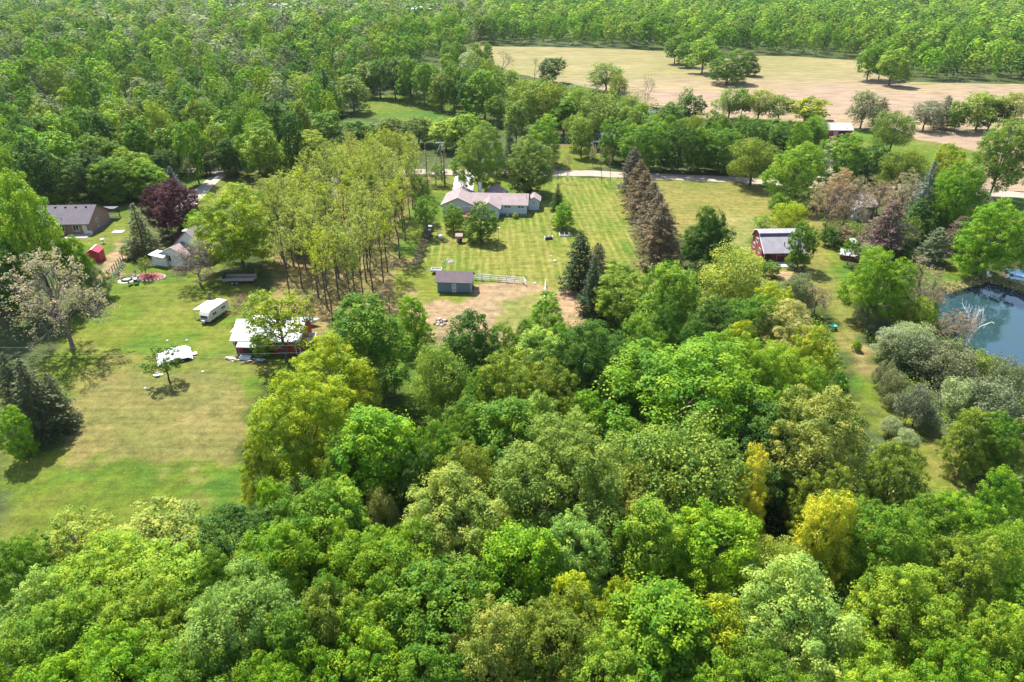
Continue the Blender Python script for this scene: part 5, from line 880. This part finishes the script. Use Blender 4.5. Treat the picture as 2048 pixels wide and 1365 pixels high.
MB().tube([(-.5,0,.5), (0,-1.3,.45)], .06, 5).tube([(.5,0,.5), (0,-1.3,.45)], .06, 5).build('hitch', BLACK, t)
for x in (-.2, .2): MB().tube([(x,-.45,.5), (x,-.45,1.0)], [.17,.15], 8).build('gas_bottle', WHITE, t)
aw = MB().slab([(-Wc/2 - .02,1.6,2.55), (-Wc/2 - .02,6.3,2.55), (-Wc/2 - 2.6,6.3,2.05), (-Wc/2 - 2.6,1.6,2.05)], (0,0,.04)).build('awning', mat('awning_cloth', (.66,.63,.62), .8, .05, 1), t)
for y in (1.7, 6.2): MB().tube([(-Wc/2 - 2.55,y,0), (-Wc/2 - 2.55,y,2.05)], .04, 5).build('awning_pole', STEEL, aw)
MB().tube([(Wc/2 + .3,1.5,.1), (Wc/2 + .3,1.5,.6)], .25, 8).build('step_box', DARKW, t)
# --- red barn with the white metal roof
P0 = at(474, 706)
t = thing('barn', 'red pole barn with a white metal roof and small porch, tree in front', 'barn', P0, R(-2))
gable_walls(t, REDW, 0, 9.4, 0, 6.0, 2.4, 3.9); gable_roof(t, TINR, 0, 9.4, 0, 6.0, 2.4, 3.9, over=.45, fascia=WHITE)
MB().box(9.42, 9.5, -.03, .1, 0, 2.4).build('corner_board', WHITE, t); MB().box(-.06, -.01, -.03, .1, 0, 2.4).build('corner_board', WHITE, t)
MB().slab([(.8,-1.5,1.75), (3.6,-1.5,1.75), (3.6,-.05,2.2), (.8,-.05,2.2)], (0,0,.09)).build('porch_roof', TINR, t)
for x in (.95, 3.4): MB().box(x, x + .1, -1.4, -1.3, 0, 1.75).build('porch_post', WOOD, t)
MB().box(1.0,3.4,-.12,-.005,.05,1.7).build('door', DARKW, t)
MB().slab([(-1.7,2.6,1.9), (-.45,2.6,2.2), (-.45,5.6,2.2), (-1.7,5.6,1.9)], (0,0,.08)).build('side_lean_to', OFFW, t)
for y in (2.7, 5.4): MB().box(-1.65,-1.55,y,y + .1,0,1.9).build('post', WOOD, t)
MB().slab([(-.2,6.1,2.4), (3.0,6.1,2.4), (3.0,8.2,1.95), (-.2,8.2,1.95)][::-1], (0,0,.08)).build('rear_lean_to', OFFW, t)
MB().tube([(9.0,-.35,2.3), (9.0,-.35,.1)], .05, 6).build('downpipe', WHITE, t)
window(t, 6.0, 6.9, 1.0, 1.8, 0)
def heap(name, label, cat, u, v, n, part, ms, mk):
    t = thing(name, label, cat, at(u, v))
    for i in range(n):
        o = mk(i).build(part, ms[i % len(ms)], t); o.rotation_euler = (0, 0, rs.uniform(-.5, .5)); o.location = (rs.uniform(-.6,.6), rs.uniform(-.35,.35), .13*(i % 3))
TANT = mat('tan_timber', (.42,.27,.17)); PINKT = mat('pink_timber', (.46,.33,.26), .8, .2, 2)
heap('lumber_pile', 'pile of pale boards on the grass at the barn porch corner', 'lumber', 468, 719, 7, 'board', (PINKT, OFFW), lambda i: MB().box(-.8,.8,-.08,.08,0,.1))
heap('log_pile', 'pile of cut tan logs in front of the barn beside the green bush', 'logs', 532, 712, 9, 'log', (TANT, STONE), lambda i: MB().tube([(-.35,0,.15), (.35,0,.15)], .17, 7))
heap('scrap_pile', 'pile of dark scrap and poles below the barn bush', 'scrap', 520, 724, 9, 'pole', (WOOD, DARKW, STEEL), lambda i: MB().tube([(-.9,0,.1), (.9,0,.1)], .06, 5))
heap('scrap_boards', 'low scatter of tan boards on the grass before the barn porch', 'boards', 489, 727, 6, 'board', (TANT, WOOD), lambda i: MB().box(-.5,.5,-.07,.07,0,.07))
o = MB().box(0,1.6,0,.8,.1,.5).build('water_trough', mat('pale_blue_tub', (.5,.58,.66), .5)); o.location = at(479, 722); tag(o, 'pale blue trough below the barn porch roof', 'trough')
t = thing('box_trailer', 'white open box trailer at the end of the red barn', 'trailer', at(602, 690), R(4)); MB().box(0,2.2,0,1.5,.45,.55).build('bed', DARKW, t)
for a in ((0,2.2,0,.06), (0,2.2,1.44,1.5), (0,.06,.06,1.44), (2.14,2.2,.06,1.44)): MB().box(*a, .55, 1.2).build('side_panel', WHITE, t)
wheel(t, 1.1, -.15, .33, .2, 'y'); wheel(t, 1.1, 1.65, .33, .2, 'y'); MB().tube([(2.2,.75,.5), (3.2,.75,.45)], .05, 6).build('drawbar', STEEL, t)
t = thing('covered_boat', 'white covered boat on a trailer behind the barn under the trees', 'boat', at(575, 652), R(3))
MB().add([(0,-.9,.9),(0,.9,.9),(3.6,.85,.95),(3.6,-.85,.95),(5.2,0,1.1),(0,-.6,.35),(0,.6,.35),(3.6,.5,.35),(3.6,-.5,.35),(4.7,0,.5)], [(0,1,6,5),(1,2,7,6),(2,4,9,7),(4,3,8,9),(3,0,5,8),(5,6,7,8),(7,9,8)]).build('hull', WHITE, t)
MB().add([(0,-.92,.92),(0,.92,.92),(3.6,.87,.97),(3.6,-.87,.97),(5.2,0,1.12),(.6,0,1.45),(3.4,0,1.5)], [(0,5,1),(1,5,6,2),(2,6,4),(4,6,3),(3,6,5,0)]).build('cover', mat('grey_cover', (.55,.55,.58), .8, .1, 2), t)
for y in (-.95, .95): wheel(t, 1.5, y, .3, .18, 'y')
# --- tarp
t = thing('tarp_shelter', 'white tarp draped over a low frame on the tan lawn', 'tarp', at(350, 716), R(28)); b = MB(); n = 8
def th(i, j):
    x, y = -2.3 + 4.6*i/n, -1.9 + 3.8*j/n; return (x, y, 1.15 - .16*abs(x) - .05*y*y + .07*math.sin(3*x + 2*y) + .05*math.cos(4*y) - (.25 if i in (0, n) else 0) - (.2 if j in (0, n) else 0))
vv = [th(i, j) for i in range(n + 1) for j in range(n + 1)]
b.add(vv, [(i*(n+1)+j, (i+1)*(n+1)+j, (i+1)*(n+1)+j+1, i*(n+1)+j+1) for i in range(n) for j in range(n)]).build('tarp', mat('white_tarp', (.72,.72,.76), .5, .04, 1), t)
for x in (-2.1, 2.1):
    for y in (-1.7, 1.7): MB().box(x - .05, x + .05, y - .05, y + .05, 0, .55).build('post', WOOD, t)
MB().box(-2.0,2.0,-1.5,1.5,.05,.4).build('stack', DARKW, t); MB().box(1.2,3.0,-.7,.2,.02,.2).build('board', PINKT, t); MB().box(1.0,2.6,-1.4,-1.25,.02,.12).build('board', WOOD, t)
MB().tube([(.7,2.2,0), (.7,2.2,1.3)], .07, 6).build('stake', WOOD, t)
heap('plank_pile', 'small pale pile of blocks under the thin young lawn tree', 'blocks', 314, 752, 7, 'block', (WHITE, OFFW, PINKT), lambda i: MB().box(-.3,.3,-.15,.15,0,.16))
for u, v, w in ((406,745,'in the tan grass below the barn'), (291,778,'near the shadow of the thin young tree'), (335,683,'above the white tarp'), (374,682,'above the tarp stake')):
    b = MB().tube([(0,0,0), (0,0,.15), (0,0,.25)], [.2,.18,.05], 6).build('white_stone', WHITE); b.location = at(u, v); tag(b, 'small white stone ' + w, 'stone', 'small white stones on the tan lawn')
# --- red gambrel barn
P0 = at(1527, 525)
t = thing('gambrel_barn', 'red gambrel barn with a grey roof sweeping down to a shaded porch', 'barn', P0, R(2)); G_ = [(-.3,1.8), (3.0,3.9), (3.3,4.5), (4.7,4.85), (6.1,4.4), (7.4,2.7)]
LG = 8.0
MB().slab([(0, y, z - .08) for y, z in [(1.6,.08), (1.6,3.0), (3.0,3.85), (3.3,4.42), (4.7,4.75), (6.1,4.3), (7.0,3.1), (7.0,.08)]], (LG - .2,0,0)).build('wall', REDY, t)
for (a, b_), nm, m in zip(zip(G_[:-1], G_[1:]), ('lower_roof','shaded_steep_roof','upper_roof','rear_upper_roof','rear_roof'), (SLATEG, DARKR, SLATEG, SLATEG, SLATEG)):  # steep band coloured charcoal to paint in the shade at the roof break
    MB().slab([(-.3, a[0], a[1]), (LG, a[0], a[1]), (LG, b_[0], b_[1]), (-.3, b_[0], b_[1])], (0,0,.1)).build(nm, m, t)
    MB().slab([(-.37, a[0], a[1] - .1), (-.31, a[0], a[1] - .1), (-.31, b_[0], b_[1] - .1), (-.37, b_[0], b_[1] - .1)], (0,0,.22)).build('trim', OFFW, t)
for x in (.0, 2.4, 4.8, 7.0): MB().box(x - .07, x + .07, 0, .14, 0, 1.85).build('porch_post', WOOD, t)
window(t, 4.2, 5.2, 2.3, 3.1, 0, -1, 'y'); window(t, 2.4, 3.2, .8, 1.7, 0, -1, 'y'); window(t, 5.4, 6.2, .8, 1.7, 0, -1, 'y'); d = MB().box(.5,1.6,1.5,1.59,.1,2.0).build('door', DARKW, t); window(t, 3, 4.6, .8, 1.8, 1.6)
MB().tube([(3.9,1.2,2.7), (3.9,1.2,3.6)], .08, 8).build('stove_pipe', BLACK, t)
MB().box(1.0, 5.4, -2.6, -.15, 0, .1).build('terrace', PATIO, t)
t = thing('garden_bench', 'grey slatted bench on the terrace of the gambrel barn', 'bench', at(1587, 543), R(40))
for i in range(4): MB().box(0,1.5,.12*i,.12*i + .1,.42,.47).build('slat', WOOD, t)
for x in (.1, 1.3): MB().box(x, x + .1, 0, .45, 0, .42).build('leg', WOOD, t)
for i in range(2): MB().box(0,1.5,.47,.51,.55 + .18*i,.68 + .18*i).build('back_slat', WOOD, t)
t = thing('garden_table', 'dark small table at the edge of the barn terrace', 'table', at(1603, 546)); MB().tube([(0,0,.68), (0,0,.74)], .5, 10).build('tabletop', DARKW, t); MB().tube([(0,0,0), (0,0,.68)], .08, 6).build('leg', DARKW, t)
# --- house under the budding trees
t = thing('house', 'low house with a pale grey roof hidden under budding trees', 'house', at(1668, 433), R(-3)); gable_walls(t, OFFW, 0, 8.6, 0, 7, 2.5, 4.0); gable_roof(t, SLATEG, 0, 8.6, 0, 7, 2.5, 4.0, over=.5)
gable_walls(t, OFFW, 3.0, 6.0, -2.4, 2.4, 2.4, 3.4, 'y'); gable_roof(t, SLATEG, 3.0, 6.0, -2.4, 2.4, 2.4, 3.4, 'y', .4); window(t, 1.0, 2.2, .9, 2.0, 0); window(t, 3.8, 5.2, .8, 2.0, -2.4); window(t, 6.6, 7.8, .9, 2.0, 0); d = MB().box(7.9,8.5,-.05,-.005,.05,2.0).build('door', WOOD, t); MB().box(1.8,2.4,3.4,4.0,3.6,4.9).build('chimney', BRICK, t)
# --- coop
t = thing('chicken_coop', 'low coop with white roofs and reddish sides beside the thin tree', 'coop', at(1679, 519), R(-24)); gable_walls(t, mat('coop_red', (.2,.06,.055), .8, .2, 2), 0, 4.2, 0, 2.2, 1.1, 1.75); gable_roof(t, mat('coop_roof', (.72,.73,.74), .5, .05, 1), 0, 4.2, 0, 2.2, 1.1, 1.75, over=.2, th=.06)
MB().box(-.06,-.01,.5,1.5,.1,1.0).build('door', GLASS, t)
t = thing('garden_umbrella', 'white tilted garden umbrella behind the coop', 'umbrella', at(1696, 499)); MB().tube([(0,0,0), (0,0,2.1)], .05, 6).build('pole', STEEL, t)
o = MB().tube([(0,0,2.0), (0,0,2.35), (0,0,2.5)], [1.0,.5,.03], 8).build('canopy', WHITE, t); o.rotation_euler = (.25, .3, 0)
t = thing('wheelbarrow', 'teal wheelbarrow at the wood edge of the barn lawn', 'wheelbarrow', at(1664, 660), R(20)); MB().add([(-.6,-.4,.75),(.6,-.4,.75),(.6,.4,.75),(-.6,.4,.75),(-.35,-.25,.35),(.35,-.25,.35),(.35,.25,.35),(-.35,.25,.35)], [(4,5,6,7),(0,1,5,4),(1,2,6,5),(2,3,7,6),(3,0,4,7)]).build('tray', mat('teal_plastic', (.12,.42,.36), .5), t); wheel(t, .7, 0, .22, .1, 'y')
for y in (-.3, .3): MB().tube([(-1.2,y,.65), (.6,y,.3)], .035, 5).build('handle', WOOD, t)
# --- pond side
chair(1977, 556, .4, WHITE, 'white chair alone on the pond bank'); [o for o in bpy.data.objects if o.get('label') == 'white chair alone on the pond bank'][0]['group'] = 'chairs by the pond'
t = thing('rowing_boat', 'blue covered boat pulled up at the second water behind the pond', 'boat', at(2042, 556), R(-40)); t.scale = (.7,.7,.7); MB().add([(-2,-.7,.55),(1,-.75,.55),(2.2,0,.65),(1,.75,.55),(-2,.7,.55),(-1.8,-.45,.05),(1,-.4,.05),(1.8,0,.15),(1,.4,.05),(-1.8,.45,.05)], [(0,1,6,5),(1,2,7,6),(2,3,8,7),(3,4,9,8),(4,0,5,9),(5,6,7,8,9)]).build('hull', OFFW, t)
MB().add([(-2,-.72,.57),(1,-.77,.57),(2.25,0,.67),(1,.77,.57),(-2,.72,.57),(-1.7,0,.85),(1,0,.85)], [(0,1,6,5),(1,2,6),(2,3,6),(3,4,5,6),(4,0,5)]).build('cover', BLUEM, t)
# --- far red farm shed with cars
P0 = at(1648, 277)
t = thing('farm_shed', 'far red farm shed with a rusted white metal roof and open bay', 'shed', P0, R(-2)); gable_walls(t, REDW, 0, 8.6, 0, 6, 2.7, 4.2); gable_roof(t, RUST, 0, 8.6, 0, 6, 2.7, 4.2, over=.35)
MB().slab([(-.08,0,0), (-.08,0,2.7), (-.08,3,4.1), (-.08,6,2.7), (-.08,6,0)], (.06,0,0)).build('gable_wall', WHITE, t); MB().box(4.6,6.8,-.06,-.005,0,2.4).build('bay_shade_panel', BLACK, t); MB().box(2.6,4.0,-.07,-.005,.2,2.2).build('door', mat('grey_door', (.5,.45,.48)), t)  # black panel at the bay paints in the shade inside the open shed
def car(u, v, rz, m, label, s=1.0):
    t = thing('parked_car', label, 'car', at(u, v), rz, 'cars beside the farm shed')
    pr = [(-2.2,.35), (-2.25,.75), (-2.1,.95), (-1.0,1.0), (-.4,1.02), (1.9,1.0), (2.2,.9), (2.25,.4)]; MB().slab([(x, -.85, z) for x, z in pr], (0,1.7,0)).build('body', m, t, bevel=.08)
    cp = [(-1.0,1.0), (-.35,1.45), (1.1,1.48), (1.8,1.0)]; o = MB().slab([(x, -.72, z) for x, z in cp], (0,1.44,0)).build('cabin', m, t, bevel=.06)
    for y in (-.745, .725): MB().slab([(-.75,y,1.05), (-.28,y,1.38), (1.0,y,1.4), (1.45,y,1.05)], (0,.02,0)).build('side_window', GLASS, o)
    MB().slab([(-1.0,-.6,1.06), (-.42,-.6,1.44), (-.42,.6,1.44), (-1.0,.6,1.06)], (-.03,0,.02)).build('windscreen', GLASS, o)
    for x in (-1.4, 1.4):
        for y in (-.8, .8): wheel(t, x, y, .32, .2, 'y')
    for y in (-.6, .6): MB().box(-2.29,-2.25,y - .15,y + .15,.62,.78).build('headlight', OFFW, t)
    return t
car(1660, 277, R(170), MAROON, 'maroon car at the corner of the farm shed'); car(1672, 279, R(15), MAROON, 'maroon car in front of the open bay of the farm shed')
car(1636, 257, R(10), WHITE, 'white car behind the farm shed, outermost'); 
t = thing('camper_van', 'white van with a red top box behind the farm shed', 'van', at(1650, 257), R(4)); MB().slab([(x,-1,z) for x, z in [(-2.6,.4),(-2.6,1.1),(-2.0,1.3),(-1.3,2.2),(2.7,2.3),(2.7,.4)]], (0,2,0)).build('body', WHITE, t, bevel=.08)
MB().slab([(-2.0,-.85,1.36),(-1.36,-.85,2.1),(-1.36,.85,2.1),(-2.0,.85,1.36)], (-.04,0,.02)).build('windscreen', GLASS, t); MB().box(-.9,2.2,-.7,.7,2.35,2.75).build('roof_box', mat('red_cover', (.36,.06,.05)), t)
for x in (-1.7, 1.8):
    for y in (-.95, .95): wheel(t, x, y, .36, .22, 'y')
# --- houses at the far edge of the woods
def far_house(u, v, w, d, m, rm_, rz, label, h=3.0):
    t = thing('far_house', label, 'house', at(u, v), R(rz)); gable_walls(t, m, -w/2, w/2, 0, d, h, h + 2.2); gable_roof(t, rm_, -w/2, w/2, 0, d, h, h + 2.2, over=.5, th=.2)
    for k in range(3): window(t, -w/2 + w*(.15 + .28*k), -w/2 + w*(.15 + .28*k) + 1.6, 1.0, 2.3, 0)
    MB().box(w*.36, w*.36 + 1.2, -.06, -.005, .05, 2.2).build('door', DARKW, t)
far_house(322, 10, 14, 10, WHITE, mat('pale_metal_roof', (.62,.63,.68), .5), 4, 'small white house far off at the horizon, standing apart from the others', 5)
far_house(475, 17, 22, 11, OFFW, SLATEG, 3, 'far house with a grey roof, nearest the lone white house'); far_house(548, 17, 20, 11, OFFW, SLATEG, -6, 'far house with a pale grey roof beside the sandy lot'); far_house(651, 22, 20, 11, OFFW, SLATEG, 8, 'far house with a light roof between sandy lot and pink roof')
far_house(772, 14, 22, 11, WHITE, mat('pink_roof', (.45,.3,.3), .8), -2, 'far house with a pink roof behind trees'); far_house(806, 20, 16, 10, OFFW, SLATEG, 5, 'far tan house beside the pink roof'); far_house(843, 24, 24, 11, WHITE, mat('pale_metal_roof', (.62,.63,.68)), 0, 'far long white building on the pale lawn'); far_house(862, 19, 17, 11, SIDING, SLATEG, 3, 'far blue grey house behind the long white building', 4)
far_house(133, 47, 12, 8, OFFW, DARKR, 0, 'dark roofed far house by the golden far tree')
for u, vt, w, b, tint, lab in ((140,17,28,47,'g','golden far tree standing out over the left woods'), (918,0,22,27,'e','lone grey green tree on the far pale lawn'), (78,28,26,52,'d','dark round far tree near the golden far tree'), (246,28,18,50,'d','dark bushy tree at the far dark roof'), (168,15,26,45,'m','round far tree behind the golden one'), (735,10,24,30,'l','tall pale far tree below the pink roof')): grow_tree('maple_mid' if tint != 'g' else 'maple', tint, u, vt, w, b, lab)
# --- air
hz, nt = new_mat('haze'); pv = N(nt, 'ShaderNodeVolumePrincipled'); pv.inputs['Density'].default_value = .00005; pv.inputs['Color'].default_value = (.86,.92,1,1); pv.inputs['Anisotropy'].default_value = .0
hz_out = N(nt, 'ShaderNodeOutputMaterial'); L(nt, pv.outputs[0], hz_out.inputs['Volume'])
o = MB().box(-4200, 4200, -600, 6300, -3, 56).build('haze', hz); o['kind'] = 'stuff'
# ------------------------------------------------------------------ a label that singles each tree out
MARKS = [('the ranch house',980,420),('the shed',910,570),('the camper',420,620),('the red barn porch',505,700),('the white tarp',350,703),('the fire pit',255,560),('the brick house',180,445),('the purple maple',345,430),('the golden tree',1505,975),('the narrow golden tree',1668,1070),('the largest bright tree',1370,780),
 ('the pale layered tree',1660,890),('the bluish mint tree',1612,1250),('the huge grey green crown',1126,950),('the pale dome',912,1035),('the pale mint whitish tree',1160,1100),('the small beige tree',762,1005),('the grey willow',880,755),('the broad yellow olive tree',590,860),('the pale mint broad tree',458,1215),('the bright lawn',300,1010),
 ('the cream flowering tree',1578,650),('the red gambrel barn',1545,490),('the dark glossy maple',1425,490),('the bright grass strip',1780,850),('the pond',1980,620),('the white birch',1962,650),('the farm shed',1665,262),('the lone field tree',1462,135),('the stubble field',1560,170),('the meadow',820,220),('the creek',1190,270),('the pine row',1300,420),
 ('the hidden grey roof',1695,415),('the road fork',445,345),('the roadside round tree',510,300),('the blue spruce',337,360),('the bare field corner tree',1000,130),('the grey dead tree',942,85),('the conical meadow tree',645,190),('the bottom edge',1024,1365),('the bottom corner',60,1340),('the pond side corner',2000,1330),('the far gold tree',140,25),('the wood edge',30,260),('the bluish spruce',1872,390),('the plantation',690,480),('the farm track',1655,320)]
used_labels = set(t['label'] for t in TREES if t['label'])
def side(t, m, k=0):
    du, dv = t['u'] - m[1], (t['v'] + 30) - m[2]
    if abs(dv) > abs(du)*.8: return ('behind', 'further back than')[k] if dv < 0 else ('in front of', 'nearer than')[k]
    return 'left of' if du < 0 else 'right of'
for t in sorted(TREES, key=lambda t: -t['w']):
    if t['label']: continue
    near_ = sorted(MARKS, key=lambda m: math.hypot(t['u'] - m[1], (t['v'] + 30 - m[2])*1.6)); lab = None
    big = 'large ' if t['w'] > 10.5 else 'small ' if t['w'] < 6 else ''
    what = f"{big}{TINT[t['tint']][3]} {FORM[t['kind']]}"
    cand = [f"{what} just {side(t, near_[0])} {near_[0][0]}"]
    cand += [f"{what} {side(t, near_[a])} {near_[a][0]}, {side(t, near_[b], 1)} {near_[b][0]}" for a in range(0, 4) for b in range(a + 1, 6)]
    for c in cand:
        if c not in used_labels and len(c.replace('-', ' ').split()) <= 16: lab = c; break
    if lab is None:
        for n_ in ('second','third','fourth','fifth','sixth','seventh','eighth'):
            c = f"{n_} {what} {side(t, near_[0])} {near_[0][0]}"
            if c not in used_labels: lab = c; break
    t['o']['label'] = lab or cand[0]; used_labels.add(lab); t['o']['group'] = 'trees and shrubs of the woods'
